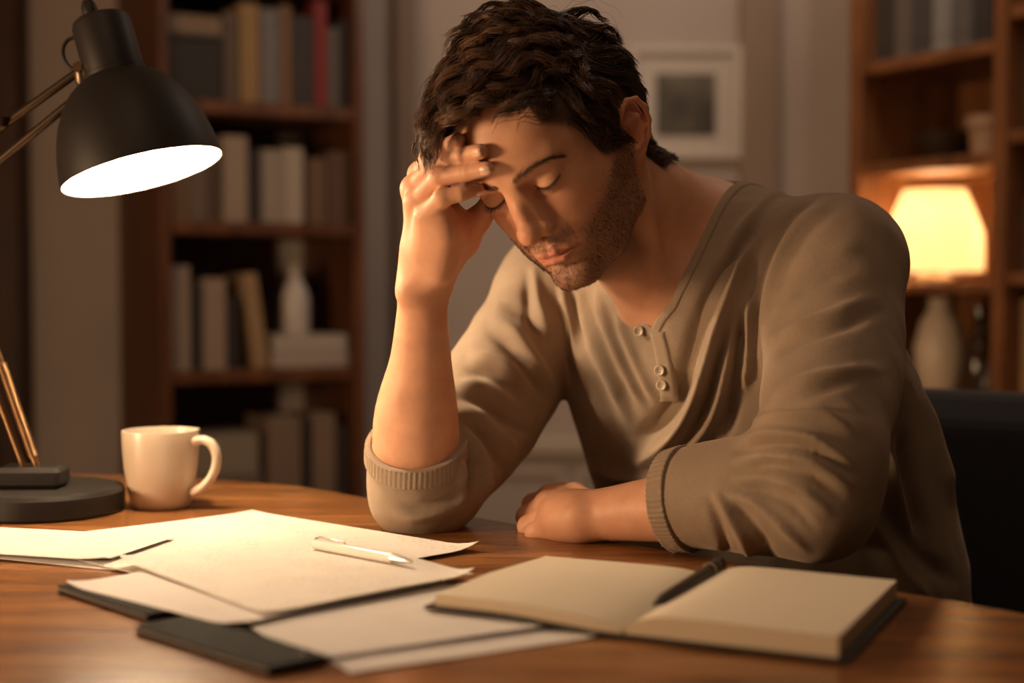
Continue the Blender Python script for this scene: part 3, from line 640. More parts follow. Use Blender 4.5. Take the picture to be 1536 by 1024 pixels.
# ================================================================ THE MAN : head
# head frame: x = his right, y = face forward, z = crown
HR = np.array([[-0.7911, -0.3167, -0.5233], [0.5501, -0.7425, -0.3822], [-0.2675, -0.5902, 0.7616]])
u_, s_, v_ = np.linalg.svd(HR); HR = u_ @ v_
HP = np.array([0.0450, 1.3542, 1.1083])
def to_head(p): return ((p - HP.astype(f32)) @ HR.astype(f32)).astype(f32)
def hw(q): return np.asarray(q, float) @ HR.T + HP
EYE = (.0295, .0735, .0215)
def head_core(p, detail=True):
    """p in head frame; mirrored in x where symmetric"""
    q = p.copy(); q[:, 0] = np.abs(q[:, 0])
    sy = np.clip((q[:, 1] - .03) / f32(.05), 0, 1); sz = np.clip((f32(.018) - q[:, 2]) / f32(.03), 0, 1)
    q[:, 0] *= 1 + f32(.11) * sy * sz * np.clip(q[:, 0] / f32(.03), 0, 1)
    d = ell(q, (0, -.018, .040), (.0775, .108, .090))
    d = smin(d, ell(q, (0, .036, .052), (.060, .055, .050)), .02)          # frontal bone
    d = smin(d, ell(q, (0, -.060, .008), (.062, .064, .060)), .03)          # occiput
    d = smin(d, ell(q, (0, .042, -.012), (.053, .045, .062)), .022)         # face mass
    d = smin(d, ell(q, (.0310, .0550, -.001), (.0205, .0190, .016)), .018)      # cheekbone
    d = smin(d, cap(q, (.044, .046, .001), (.064, .008, .002), .0095, .0075), .022)
    d = smin(d, ell(q, (0, .0685, -.038), (.029, .0255, .030)), .016)         # muzzle
    d = smin(d, chain(q, [(.062, .004, -.015), (.0505, .012, -.056), (.033, .048, -.073), (.013, .074, -.078)], [.010, .012, .0115, .011], .01), .022)
    d = smin(d, ell(q, (0, .079, -.075), (.021, .016, .0145)), .013)        # chin
    d = smin(d, ell(q, (.026, .044, -.032), (.030, .036, .038)), .022)       # cheek fill
    d = smin(d, cap(q, (.008, .0835, .0370), (.040, .069, .042), .0075, .0065), .014)   # brow ridge
    # eye sockets
    d = smax(d, -ell(q, (.0285, .0915, .0215), (.0150, .0110, .0090)), .013)
    d = smax(d, -ell(q, (.0150, .0925, .0225), (.006, .010, .010)), .008)
    # nose
    d = smin(d, chain(q, [(0, .0885, .033), (0, .0985, .014), (0, .1065, -.006)], [.0055, .0058, .0072], .004), .009)
    d = smin(d, cap(q, (.006, .088, .020), (.009, .094, -.008), .0060, .0075), .010)
    tip = sph(q, (0, .1090, -.0090), .0096)
    tip = smin(tip, sph(q, (.0035, .1085, -.0095), .0072), .004)
    al = ell(q, (.0130, .0962, -.0132), (.0066, .0104, .0076))
    nz = smin(tip, al, .0045)
    nz = smin(nz, cap(q, (0, .1050, -.016), (0, .0950, -.0215), .0036, .0042), .005)
    d = smin(d, nz, .0055)
    d = smax(d, -chain(q, [(.0070, .1035, -.0225), (.0086, .0975, -.0200)], [.0033, .0036]), .0018)
    d = smax(d, -chain(q, [(.0165, .0985, -.0040), (.0200, .0930, -.0085), (.0205, .0900, -.0150)], [.0009, .0014, .0012]), .0030)
    # lips
    ul = chain(q, [(0, .0965, -.0392), (.006, .0968, -.0384), (.017, .0903, -.0408), (.0245, .0838, -.0435)], [.0034, .0037, .0030, .0016], .003)
    ll = chain(q, [(0, .0968, -.0480), (.010, .0950, -.0478), (.0235, .0843, -.0448)], [.0046, .0042, .0018], .003)
    d = smin(d, ul, .005); d = smin(d, ll, .005)
    d = smax(d, -chain(q, [(0, .1010, -.0434), (.006, .1005, -.0431), (.016, .0940, -.0438), (.0275, .0850, -.0446)], [.0016, .0016, .0015, .0013]), .0012)
    d = d - gs(q, (0, .092, -.0285), (.0024, .01, .006), -.0005)            # philtrum
    d = d - gs(q, (0, .092, -.0585), (.013, .014, .0045), -.0035)            # under lip
    d = d - gs(q, (.0235, .086, -.020), (.0045, .014, .011), -.0012)
    d = d - gs(q, (.044, .052, -.034), (.012, .02, .016), -.0020)            # cheek hollow
    d = d - gs(q, (.024, .086, -.013), (.006, .012, .006), .0012)
    d = d - gs(q, (.0290, .086, -.047), (.003, .012, .004), -.0012)
    d = d - gs(q, (.066, .040, .040), (.010, .022, .018), -.0015)            # temple
    # eyeball with lids
    e = V(*EYE)
    ln = cap(q, (.0170, .0835, .0195), (.0410, .0755, .0190), .0006)
    lid = sph(q, EYE, .01300)
    d = smin(d, lid, .0055)
    if detail:
        # lid line: a curved groove low on the ball ; crease above it
        xx = (q[:, 0] - .0295) / f32(.0125)
        zl = f32(.0175) + f32(.0035) * xx * xx
        gz = np.exp(-.5 * ((q[:, 2] - zl) / f32(.00070)) ** 2) * np.clip(1.15 - np.abs(xx) ** 4, 0, 1) * (q[:, 1] > .072)
        zc = f32(.0318) - f32(.0045) * xx * xx
        gc = np.exp(-.5 * ((q[:, 2] - zc) / f32(.0011)) ** 2) * np.clip(1.2 - np.abs(xx) ** 3, 0, 1) * (q[:, 1] > .070)
        zb = f32(.0085) + f32(.004) * xx * xx
        gb = np.exp(-.5 * ((q[:, 2] - zb) / f32(.0016)) ** 2) * np.clip(1.1 - np.abs(xx + .3) ** 2, 0, 1) * (q[:, 1] > .070)
        d = d + f32(.0013) * gz + f32(.0010) * gc + f32(.0005) * gb
        # lip of the upper lid stands over the lower
        gu = np.exp(-.5 * ((q[:, 2] - zl - f32(.0016)) / f32(.0011)) ** 2) * np.clip(1.15 - np.abs(xx) ** 4, 0, 1) * (q[:, 1] > .072)
        d = d - f32(.0006) * gu
    return d
# ear plane: centre, axes (ear frame: x outwards, y back, z up the ear)
def ear(p):
    q = p.copy(); q[:, 0] = np.abs(q[:, 0])
    q = q - V(.0700, .002, .0)
    # tilt: the top leans back and out
    a = math.radians(17); b = math.radians(28); g = math.radians(14)
    Rz = np.array([[math.cos(b), -math.sin(b), 0], [math.sin(b), math.cos(b), 0], [0, 0, 1]])
    Rx = np.array([[1, 0, 0], [0, math.cos(a), -math.sin(a)], [0, math.sin(a), math.cos(a)]])
    Ry = np.array([[math.cos(g), 0, math.sin(g)], [0, 1, 0], [-math.sin(g), 0, math.cos(g)]])
    q = (q @ (Rx @ Rz @ Ry).astype(f32)).astype(f32)
    # here: x out, y forward(+), z up. The ear spans y -.034...002, z -.030....034
    base = ell(q, (.0022, -.014, .004), (.0032, .0172, .0290))
    base = smin(base, ell(q, (.003, -.006, -.0225), (.0036, .0080, .0085)), .006)      # lobe
    helix = chain(q, [(.004, .0005, .002), (.0055, .0000, .014), (.0065, -.004, .0265), (.0075, -.0125, .0335), (.0080, -.0225, .0315), (.0080, -.0300, .0215),
                      (.0075, -.0315, .0080), (.0065, -.0275, -.0060), (.0050, -.0190, -.0165), (.0040, -.0100, -.0240)],
                  [.0020, .0024, .0027, .0028, .0028, .0027, .0026, .0026, .0028, .0034], .002)
    anti = chain(q, [(.0050, -.0120, .0220), (.0060, -.0200, .0150), (.0065, -.0235, .0040), (.0060, -.0195, -.0080), (.0055, -.0120, -.0135)], [.0018, .0026, .0028, .0026, .0030], .003)
    anti = smin(anti, chain(q, [(.0045, -.006, .014), (.0055, -.018, .0140)], [.0014, .0022]), .003)
    tragus = ell(q, (.0050, .0005, -.0035), (.0030, .0045, .0065))
    d = smin(base, helix, .0030); d = smin(d, anti, .0025); d = smin(d, tragus, .0028)
    concha = ell(q, (.0062, -.0105, -.0010), (.0064, .0078, .0110))
    d = smax(d, -concha, .0018)
    d = smax(d, -ell(q, (.0015, -.0065, -.0030), (.0060, .0040, .0048)), .0025)
    back = ell(q, (-.003, -.010, .000), (.0080, .0100, .0200))                         # root of the ear
    back = smax(back, -ell(q, (.0062, -.0110, -.0010), (.0058, .0078, .0112)), .003)
    return smin(d, back, .006)
def head(p, detail=True):
    d = head_core(p, detail)
    m = np.abs(p[:, 0]) > .045
    if m.any():
        d = d.copy(); d[m] = smin(d[m], ear(p[m]), .0035)
    return d
NECK = [(-.005, -.022, -.030)]
# ================================================================ THE MAN : body
LAT = np.array([.796, -.605, 0.]); FAC = np.array([-.605, -.796, 0.])       # across his shoulders (to his left), and where he faces
def A(u, v, y): return tuple(at_y(u, v, y))
SH_L = (.316, 1.39, 1.012); SH_R = (.050, 1.595, .985)
EL_L = (.262, 1.225, .803); WR_L = A(870, 773, 1.345)
EL_R = A(626, 735, 1.415); WR_R = A(634, 428, 1.348)
C7 = (.205, 1.505, 1.035); NOTCH = (.133, 1.415, .968)
def right_hand(p):
    mc = {'i': A(632, 262, 1.346), 'm': A(622, 283, 1.331), 'r': A(626, 303, 1.314), 'p': A(639, 324, 1.298)}
    pip = {'i': A(645, 238, 1.318), 'm': A(657, 246, 1.302), 'r': A(660, 266, 1.287), 'p': A(664, 296, 1.277)}
    dip = {'i': A(668, 220, 1.295), 'm': A(693, 233, 1.276), 'r': A(700, 259, 1.270), 'p': A(693, 290, 1.273)}
    tip = {'i': A(687, 210, 1.272), 'm': A(721, 227, 1.2545), 'r': A(731, 253, 1.2575), 'p': A(717, 284, 1.278)}
    rr = {'i': (.0112, .0096, .0080, .0066), 'm': (.0115, .0099, .0082, .0068), 'r': (.0110, .0094, .0079, .0066), 'p': (.0102, .0082, .0069, .0058)}
    wr = V(*WR_R); ulnar = V(.006, -.016, 0)
    d = None
    for k, off in (('i', (0, .014, .0)), ('m', (-.002, .005, 0)), ('r', (-.001, -.005, 0)), ('p', (.003, -.013, 0))):
        w0 = tuple(np.array(WR_R) + off + np.array([0, 0, .012]))
        e = cap(p, w0, mc[k], .0125, rr[k][0] + .0008); d = e if d is None else smin(d, e, .0075)
    palm = smin(chain(p, [A(660, 402, 1.318), A(668, 350, 1.300), A(664, 318, 1.292)], [.0150, .0150, .0100], .006),
                ell(p, A(668, 345, 1.322), (.022, .022, .030)), .015)
    d = smin(d, palm, .016)
    th = chain(p, [A(655, 408, 1.352), A(694, 362, 1.346), A(719, 328, 1.342), A(733, 304, 1.332)], [.0150, .0150, .0110, .0088], .006)
    d = smin(d, th, .018)
    for k in 'imrp':
        f = chain(p, [mc[k], pip[k], dip[k], tip[k]], rr[k], .0022)
        f = smin(f, sph(p, pip[k], rr[k][1] * 1.07), .003)
        # pad of the fingertip, knuckle creases
        q = p - V(*dip[k]); ax = V(*(np.array(tip[k]) - np.array(dip[k]))); ax /= np.linalg.norm(ax)
        f = f + f32(.0005) * np.exp(-.5 * ((q @ ax) / f32(.0012)) ** 2)
        d = smin(d, f, .0034)
    for k in 'imr':
        d = smin(d, sph(p, mc[k], rr[k][0] * 1.06), .006)
    return d
NAILS_R = [(A(721, 227, 1.2545), A(693, 233, 1.276), .0068), (A(731, 253, 1.2575), A(700, 259, 1.270), .0066), (A(717, 284, 1.278), A(693, 290, 1.273), .0058), (A(687, 210, 1.272), A(668, 220, 1.295), .0066)]
def left_hand(p):
    mc = {'i': A(826, 746, 1.425), 'm': A(822, 756, 1.402), 'r': A(826, 768, 1.378), 'p': A(836, 780, 1.354)}
    pip = {'i': A(800, 757, 1.445), 'm': A(792, 775, 1.420), 'r': A(793, 789, 1.396), 'p': A(803, 798, 1.370)}
    dip = {'i': A(812, 775, 1.460), 'm': A(806, 790, 1.440), 'r': A(808, 796, 1.415), 'p': A(818, 803, 1.390)}
    tip = {'i': A(835, 778, 1.450), 'm': A(826, 790, 1.430), 'r': A(828, 796, 1.408), 'p': A(836, 803, 1.384)}
    rr = {'i': (.0125, .0108, .0092, .0080), 'm': (.0128, .0112, .0092, .0080), 'r': (.0118, .0104, .0088, .0075), 'p': (.0108, .0094, .0080, .0068)}
    d = None
    for k, off in (('i', (.0, .020, .004)), ('m', (0, .008, .002)), ('r', (0, -.003, -.001)), ('p', (.0, -.012, -.004))):
        w0 = tuple(np.array(WR_L) + off)
        e = cap(p, w0, mc[k], .0160, rr[k][0] - .0006); d = e if d is None else smin(d, e, .0055)
    d = smin(d, cap(p, tuple(np.array(WR_L) + [-.01, 0, -.002]), tuple((np.array(mc['m']) + mc['r']) / 2 + [0.006, 0, -.008]), .018, .016), .012)
    for k in 'imrp':
        f = chain(p, [mc[k], pip[k], dip[k], tip[k]], rr[k], .0025); f = smin(f, sph(p, mc[k], rr[k][0] * 1.10), .003); f = smin(f, sph(p, pip[k], rr[k][1] * 1.06), .003)
        d = smin(d, f, .0030)
    d = smin(d, chain(p, [A(885, 760, 1.385), A(862, 745, 1.412), A(840, 741, 1.44), A(818, 748, 1.462)], [.0160, .0135, .0112, .0092], .006), .008)
    return d
def schain(p, pts, rs, n=26):
    """smooth tube through points with smoothly varying radius"""
    P_ = np.array(pts, float); R_ = np.array(rs, float); m = len(P_)
    t = np.linspace(0, m - 1, n); out = []; rad = []
    for s in t:
        i = min(int(s), m - 2); u = s - i
        a, b, c, e = [max(0, min(m - 1, k)) for k in (i - 1, i, i + 1, i + 2)]
        w = (-.5 * u + u * u - .5 * u ** 3, 1 - 2.5 * u * u + 1.5 * u ** 3, .5 * u + 2 * u * u - 1.5 * u ** 3, -.5 * u * u + .5 * u ** 3)
        out.append(P_[a] * w[0] + P_[b] * w[1] + P_[c] * w[2] + P_[e] * w[3]); rad.append(R_[a] * w[0] + R_[b] * w[1] + R_[c] * w[2] + R_[e] * w[3])
    return chain(p, [tuple(o) for o in out], rad)
def forearm_r(p):
    w = np.array(WR_R); e = np.array(EL_R)
    f = lambda t: tuple(w + (e - w) * t)
    d = schain(p, [f(-.14), f(.06), f(.36), tuple(np.array(f(.66)) - [.003, 0, 0]), f(1.0)], [.0150, .0225, .0300, .0420, .0425])
    return smin(d, sph(p, tuple(w + [-.012, -.014, -.008]), .011), .012)          # head of the ulna
def forearm_l(p):
    w = np.array(WR_L); e = np.array(EL_L); f = lambda t, o=(0, 0, 0): tuple(w + (e - w) * t + np.array(o))
    d = schain(p, [f(-.08), f(.08), f(.40, (0, 0, .003)), f(.72, (0, 0, .006)), f(1.0)], [.0230, .0240, .0315, .0395, .0400])
    return smin(d, sph(p, tuple(w + [-.002, -.018, .006]), .010), .012)
def neck(p):
    b = hw((0, -.034, -.035)); d = cap(p, tuple(b), C7, .0520, .058)
    d = smin(d, cap(p, tuple(hw((0, .022, -.062))), tuple(np.array(NOTCH) + [.03, .03, .0]), .026, .034), .03)       # throat
    d = smin(d, cap(p, tuple(hw((-.056, -.026, -.030))), tuple(np.array(NOTCH) + [.012, -.002, .004]), .0135, .0105), .012)
    d = smin(d, cap(p, tuple(hw((.056, -.026, -.030))), tuple(np.array(NOTCH) + [-.010, .012, .004]), .0135, .0105), .012)
    d = smin(d, sph(p, hw((0, .036, -.098)), .012), .02)
    return d
def torso(p):
    sp = np.array([.105, .07, -.24]); sp /= np.linalg.norm(sp)
    R = np.array([LAT, np.cross(LAT, sp) * 1.0, sp]).T
    d = ell(p, (.215, 1.515, .905), (.160, .115, .155), R)
    d = smin(d, ell(p, (.232, 1.535, .990), (.135, .085, .070), frame(FAC)), .05)
    d = smin(d, cap(p, C7, SH_L, .046, .040), .05); d = smin(d, cap(p, C7, SH_R, .046, .040), .05)
    d = smin(d, cap(p, tuple(np.array(NOTCH) + LAT * .02 + [0.01, .012, -.004]), tuple(np.array(SH_L) + [-.01, 0, .018]), .0095, .010), .018)
    d = smin(d, ell(p, (.290, 1.555, .740), (.150, .110, .16), R), .06)
    d = smin(d, ell(p, (.350, 1.610, .585), (.160, .125, .115), frame(FAC)), .05)
    return d
def uparm_r(p): return smin(cap(p, SH_R, EL_R, .050, .038), sph(p, SH_R, .053), .03)
def uparm_l(p): return smin(cap(p, SH_L, EL_L, .050, .038), sph(p, SH_L, .053), .03)
HIP = np.array([.350, 1.610, .565])
def leg_pts(s):
    h = HIP + LAT * .085 * s; k = h + FAC * .40 + LAT * .05 * s + [0, 0, -.04]; a = k + FAC * .02 + [0, 0, -.44]
    return tuple(h), tuple(k), tuple(a)
def legs(p, g=0.0):
    d = None
    for s in (-1, 1):
        h, k, a = leg_pts(s)
        e = chain(p, [h, k, a], [.080 + g, .058 + g, .040 + g * 1.6], .03); d = e if d is None else smin(d, e, .02)
    return d
def body_hi(p):
    d = smin(head_world(p), neck(p), .014)
    return smin(d, torso(p), .035)
def head_world(p):
    q = to_head(p); far = np.sqrt((q ** 2).sum(1)) > .21
    if far.all(): return np.sqrt((q ** 2).sum(1)) - f32(.13)
    d = np.sqrt((q ** 2).sum(1)) - f32(.13); n = ~far; d[n] = head(q[n]); return d
def arm_r(p): return smin(smin(smin(right_hand(p), forearm_r(p), .028), uparm_r(p), .02), torso(p), .04)
def arm_l(p): return smin(smin(smin(left_hand(p), forearm_l(p), .016), uparm_l(p), .02), torso(p), .04)
def body_all(p):
    d = smin(neck(p), torso(p), .035); d = smin(d, smin(uparm_r(p), forearm_r(p), .02), .04); d = smin(d, smin(uparm_l(p), forearm_l(p), .02), .04)
    return smin(d, legs(p), .04)
Z_HEAD = ((-.075, 1.19, .925), (.27, 1.60, 1.262))
Z_RARM = ((-.175, 1.215, .800), (-.001, 1.46, 1.165))
Z_LARM = ((-.01, 1.20, .748), (.215, 1.50, .860))
def inbox(v, b, s=0.0): return ((v > np.array(b[0]) + s) & (v < np.array(b[1]) - s)).all(1)
def build_body():
    V_, Q_ = [], []; n = 0
    # the right arm zone stops where the face begins, so the two fields are meshed together there
    for f, b, h in ((body_hi, Z_HEAD, .0012), (arm_r, Z_RARM, .0014), (arm_l, Z_LARM, .0016)):
        v, q = surfnet(f, b[0], b[1], h)
        if f is not body_hi:                                   # even out the forearm, leave the hand crisp
            W_, E_ = (WR_R, EL_R) if f is arm_r else (WR_L, EL_L)
            a = np.array(E_) - W_; a /= np.linalg.norm(a); v = smooth_v(v, q, 14, .5, np.clip(((v - W_) @ a - .012) / .03, 0, 1))
        V_.append(v); Q_.append(q + n); n += len(v)
        if f is body_hi: nh = n
    v, q = surfnet(body_all, (-.2, 1.0, .03), (.60, 1.80, 1.10), .008)
    c = v[q].mean(1); keep = np.ones(len(q), bool)
    for b in (Z_HEAD, Z_RARM, Z_LARM): keep &= ~inbox(c, b, .002)
    V_.append(v); Q_.append(q[keep] + n)
    v = np.concatenate(V_); q = np.concatenate(Q_)
    return v, q, nh
# ---------------------------------------------------------------- skin: colours that belong to the skin itself
def skin_mat():
    m = mat('skin', (.66, .37, .24), .50, spec=.36)
    b = BS(m); b.inputs['Subsurface Weight'].default_value = .10; b.inputs['Subsurface Radius'].default_value = (.010, .0035, .0018)
    b.inputs['Subsurface Scale'].default_value = 1.0
    at = N(m, 'ShaderNodeAttribute', attribute_name='tint'); at.attribute_type = 'GEOMETRY'
    tc = N(m, 'ShaderNodeTexCoord')
    n1 = N(m, 'ShaderNodeTexNoise', in_Scale=42.0, in_Detail=5.0); L(m, tc.outputs['Object'], n1.inputs['Vector'])
    r = ramp(m, [(.3, (.90, .86, .86)), (.7, (1.06, 1.07, 1.06))]); L(m, n1.outputs[0], r.inputs[0])
    mx = N(m, 'ShaderNodeMix', data_type='RGBA', blend_type='MULTIPLY'); mx.inputs[0].default_value = 1
    L(m, at.outputs['Color'], mx.inputs[6]); L(m, r.outputs[0], mx.inputs[7]); L(m, mx.outputs[2], b.inputs['Base Color'])
    v = N(m, 'ShaderNodeTexVoronoi', in_Scale=900.0); L(m, tc.outputs['Object'], v.inputs['Vector'])
    n2 = N(m, 'ShaderNodeTexNoise', in_Scale=260.0, in_Detail=4.0); L(m, tc.outputs['Object'], n2.inputs['Vector'])
    b1 = bump(m, v.outputs[0], .10, .0004); bump(m, n2.outputs[0], .22, .0006, b1)
    return m
def g3(q, c, s): return np.exp(-.5 * (((q - np.array(c)) / np.array(s)) ** 2).sum(1))
def beard_mask(q):
    """0..1 in head frame: where stubble grows"""
    x = np.abs(q[:, 0]); y = q[:, 1]; z = q[:, 2]
    line = -.030 + (.075 - y) * .42                       # upper edge climbs from the mouth to the sideburn
    line = np.where(y < .035, -.030 + .040 * .42 + (.035 - y) * 1.3, line)
    cheek = 1 / (1 + np.exp((z - line) / .0035))
    mous = np.exp(-.5 * ((z + .0300) / .0060) ** 2) * (x < .028) * (y > .06) * np.clip(x / .003, .35, 1)
    under = 1 / (1 + np.exp(-(z + .118) / .007))
    lips = np.exp(-.5 * (((x) / .022) ** 4 + ((z + .0435) / .0075) ** 4)) * (y > .07)
    soul = 1 - .55 * np.exp(-.5 * (((x - .012) / .008) ** 2 + ((z + .058) / .004) ** 2)) * (y > .07)
    back = 1 / (1 + np.exp(-(y - .004) / .003)) + 0
    side = 1 - .0 * x
    m = np.maximum(cheek, mous) * under * (1 - lips) * back * soul
    fr = 1 / (1 + np.exp(-(y - .070) / .004)) / (1 + np.exp((x - .030) / .003)) / (1 + np.exp(-(z + .046) / .002))
    m = m * (1 - fr) + mous * (1 - lips) * fr
    return np.clip(m, 0, 1)
def skin_tint(v, zone=None):
    q = (v - HP) @ HR
    base = np.array([.69, .385, .245]); c = np.repeat(base[None], len(v), 0)
    hd = (np.linalg.norm(q, axis=1) < .17)
    if zone is not None: hd = hd & zone
    def mixc(c, w, col): return c * (1 - w[:, None]) + np.array(col) * w[:, None]
    x = np.abs(q[:, 0]); qa = np.stack([x, q[:, 1], q[:, 2]], 1)
    c = mixc(c, .35 * g3(qa, (.040, .062, -.010), (.018, .02, .016)), (.70, .28, .17))
    c = mixc(c, .45 * g3(qa, (0, .108, -.010), (.014, .014, .012)), (.70, .28, .17))
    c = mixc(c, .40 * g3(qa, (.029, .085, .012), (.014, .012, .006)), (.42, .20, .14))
    c = mixc(c, .5 * (qa[:, 0] > .066) * hd * g3(qa, (.08, -.015, .0), (.03, .03, .035)), (.62, .22, .13))
    lip = np.exp(-.5 * ((x / .0215) ** 4 + ((q[:, 2] + .0436) / (.0075 * np.clip(1 - (x / .028) ** 2, .15, 1))) ** 4)) * (q[:, 1] > .074) * hd
    c = mixc(c, .75 * lip, (.58, .20, .15))
    b = beard_mask(q) * hd
    c = mixc(c, .60 * b, (.13, .072, .046))
    sc = scalp_mask(q) * hd
    c = mixc(c, .93 * sc, (.030, .018, .012))
    ln = np.exp(-.5 * ((q[:, 2] - .0178 - .0035 * ((x - .0295) / .0125) ** 2) / .0009) ** 2) * (np.abs(x - .0295) < .0135) * (q[:, 1] > .070) * hd
    c = mixc(c, .8 * ln, (.06, .03, .02))
    return c
def hairline(y, x):
    """z of the hairline in head frame as a function of y (front to back) and |x|"""
    return 0
def scalp_mask(q):
    x = np.abs(q[:, 0]); y = q[:, 1]; z = q[:, 2]
    # temple corner ; sideburn down in front of the ear ; round the ear ; nape
    pts = [(.12, .098), (.075, .082), (.068, .068), (.058, .056), (.047, .0465), (.0396, .026), (.0358, .0105), (.030, .002), (.018, -.002), (.010, .000), (.007, .022), (.000, .036), (-.018, .042), (-.030, .030), (-.038, .000), (-.046, -.034), (-.060, -.072), (-.13, -.088)]
    ys = np.array([p[0] for p in pts])[::-1]; zs = np.array([p[1] for p in pts])[::-1]
    zl = np.interp(y, ys, zs); k = np.clip((x - .040) / .009, 0, 1)
    zf = .0985 + .004 * np.sin(x * 140); zl = np.where(y > .030, zf * (1 - k) + zl * k, zl)
    return 1 / (1 + np.exp(-(z - zl) / .0022))
# ================================================================ THE MAN : clothes
SEC_Z = np.array([.40, .60, .70, .80, .90, .98, 1.04, 1.10])
SEC = np.array([[.335, 1.600, .170, .135], [.318, 1.570, .192, .155], [.298, 1.550, .198, .158], [.268, 1.538, .203, .155], [.236, 1.525, .200, .145], [.222, 1.520, .172, .122], [.222, 1.525, .125, .092], [.225, 1.53, .05, .04]])
def shirt_trunk(p):
    z = p[:, 2]; c = [np.interp(z, SEC_Z, SEC[:, k]).astype(f32) for k in range(4)]
    x = p[:, 0] - c[0]; y = p[:, 1] - c[1]
    l = x * f32(LAT[0]) + y * f32(LAT[1]); f = x * f32(FAC[0]) + y * f32(FAC[1])
    k = np.sqrt((l / c[2]) ** 2 + (f / c[3]) ** 2)
    d = (k - 1) * np.minimum(c[2], c[3]) * f32(.95)
    d = smax(d, z - f32(1.062), .03)
    return np.maximum(d, f32(.52) - z)
S_LE = np.array(EL_L); S_LW = np.array(WR_L); S_RE = np.array(EL_R); S_RW = np.array(WR_R)
def sleeve_l(p):
    f = lambda t, o=(0, 0, 0): tuple(S_LE + (S_LW - S_LE) * t + np.array(o))
    d = schain(p, [SH_L, tuple((np.array(SH_L) * .55 + S_LE * .45) + [.008, 0, .006]), tuple(S_LE + [.004, .004, .052])], [.0600, .0625, .0560])
    e = schain(p, [tuple(S_LE + [.002, .002, .030]), tuple(S_LE + [0, 0, .006]), f(.20, (0, 0, .010)), f(.42, (0, 0, .012)), f(.62, (0, 0, .008))], [.056, .0530, .0530, .0480, .0425])
    return smin(d, e, .022)
def sleeve_r_up(p):
    mid = np.array(A(742, 608, 1.50))
    return schain(p, [tuple(np.array(SH_R) + [-.004, 0, -.006]), tuple(mid), tuple(S_RE + [.022, .020, .012])], [.0580, .0585, .0520])
def sleeve_r_low(p):
    f = lambda t, o=(0, 0, 0): tuple(S_RE + (S_RW - S_RE) * t + np.array(o))
    return schain(p, [tuple(S_RE + [.004, .004, -.002]), f(.12, (-.001, 0, 0)), f(.30, (-.002, 0, 0)), f(.48, (-.003, 0, 0))], [.0500, .0490, .0472, .0462])
def sleeve_r(p):
    return smin(sleeve_r_up(p), np.maximum(sleeve_r_low(p), cutd(p, CUT_R)), .02)
def cutd(p, c): n = np.asarray(c[1]) / np.linalg.norm(c[1]); return ((p - V(*c[0])) @ n.astype(f32)).astype(f32)
CUT_L = (S_LE + (S_LW - S_LE) * .575, (S_LW - S_LE) / np.linalg.norm(S_LW - S_LE) + np.array([0, .10, -.05]))
CUT_R = (S_RE + (S_RW - S_RE) * .265 + np.array([0, 0, -.004]), np.array([-.03, -.50, .86]))
def shirt_solid(p):
    d = shirt_trunk(p)
    d = smin(d, ell(p, (.262, 1.548, .992), (.125, .085, .088), frame(FAC)), .04)
    d = smin(d, cap(p, tuple(np.array(C7) + [.008, .004, .004]), (.325, 1.405, 1.026), .048, .044), .04)
    d = smin(d, cap(p, tuple(np.array(C7) + [.0, .004, .0]), SH_R, .046, .044), .04)
    d = smin(d, sleeve_l(p), .020)
    d = smin(d, sleeve_r(p), .022)
    return d
# neck opening, in the plane across his chest (l to his left, z up)
def lu(v): v = np.asarray(v); return (v[..., :2] - [.2, 1.5]) @ LAT[:2]
def fu(v): v = np.asarray(v); return (v[..., :2] - [.2, 1.5]) @ FAC[:2]
def polysd(P, poly):
    poly = np.asarray(poly, float); n = len(poly); best = np.full(len(P), 1e9); ins = np.zeros(len(P), bool)
    for i in range(n):
        a, b = poly[i], poly[(i + 1) % n]; d = b - a; t = np.clip(((P - a) @ d) / (d @ d + 1e-12), 0, 1)
        best = np.minimum(best, np.linalg.norm(P - a - t[:, None] * d, axis=1))
        c = ((a[1] > P[:, 1]) != (b[1] > P[:, 1])) & (P[:, 0] < (b[0] - a[0]) * (P[:, 1] - a[1]) / (b[1] - a[1] + 1e-12) + a[0])
        ins ^= c
    return np.where(ins, -best, best)
OPEN = [(.0110, .9500), (.0180, .9610), (.0290, .9750), (.0370, .9976), (.0440, 1.024), (.0480, 1.052), (.0490, 1.075), (.0470, 1.10), (.044, 1.25), (-.10, 1.25),
        (-.083, 1.08), (-.074, 1.035), (-.048, .998), (-.026, .974), (-.002, .9590)]
def shirt_open(p):
    d = polysd(np.stack([lu(p), p[:, 2]], 1).astype(float), OPEN).astype(f32)
    return np.maximum(d, (f32(-.040) - fu(p)).astype(f32))
def shirt_full(p):
    d = shirt_solid(p)
    d = smin(d, ell(p, tuple(np.array(C7) + [.012, .010, -.008]), (.064, .062, .066)), .03)
    cov = smin(torso(p), np.minimum(uparm_l(p), uparm_r(p)), .03) - f32(.0100)
    return smin(d, cov, .012)
def body_in(p):
    d = smin(neck(p), torso(p), .035); d = smin(d, smin(uparm_r(p), forearm_r(p), .02), .04)
    return smin(d, smin(uparm_l(p), forearm_l(p), .02), .04) - f32(.001)
def arm_zone_l(p): return sleeve_l(p) < f32(.035)
def shirt_outer(p):
    """outer skin of the garment, closed, before the openings"""
    d = shirt_full(p)
    cl = cutd(p, CUT_L); nearl = cap(p, EL_L, WR_L, .075)
    d = np.where((nearl < 0) & (p[:, 2] < .87) & (cl > -.02), np.maximum(d, cl), d)
    return d
def shirt_shell(p):
    d = shirt_outer(p); full = shirt_full(p)
    d = np.maximum(d, -np.maximum(body_in(p), full + f32(.0065)))
    return np.maximum(d, -shirt_open(p))
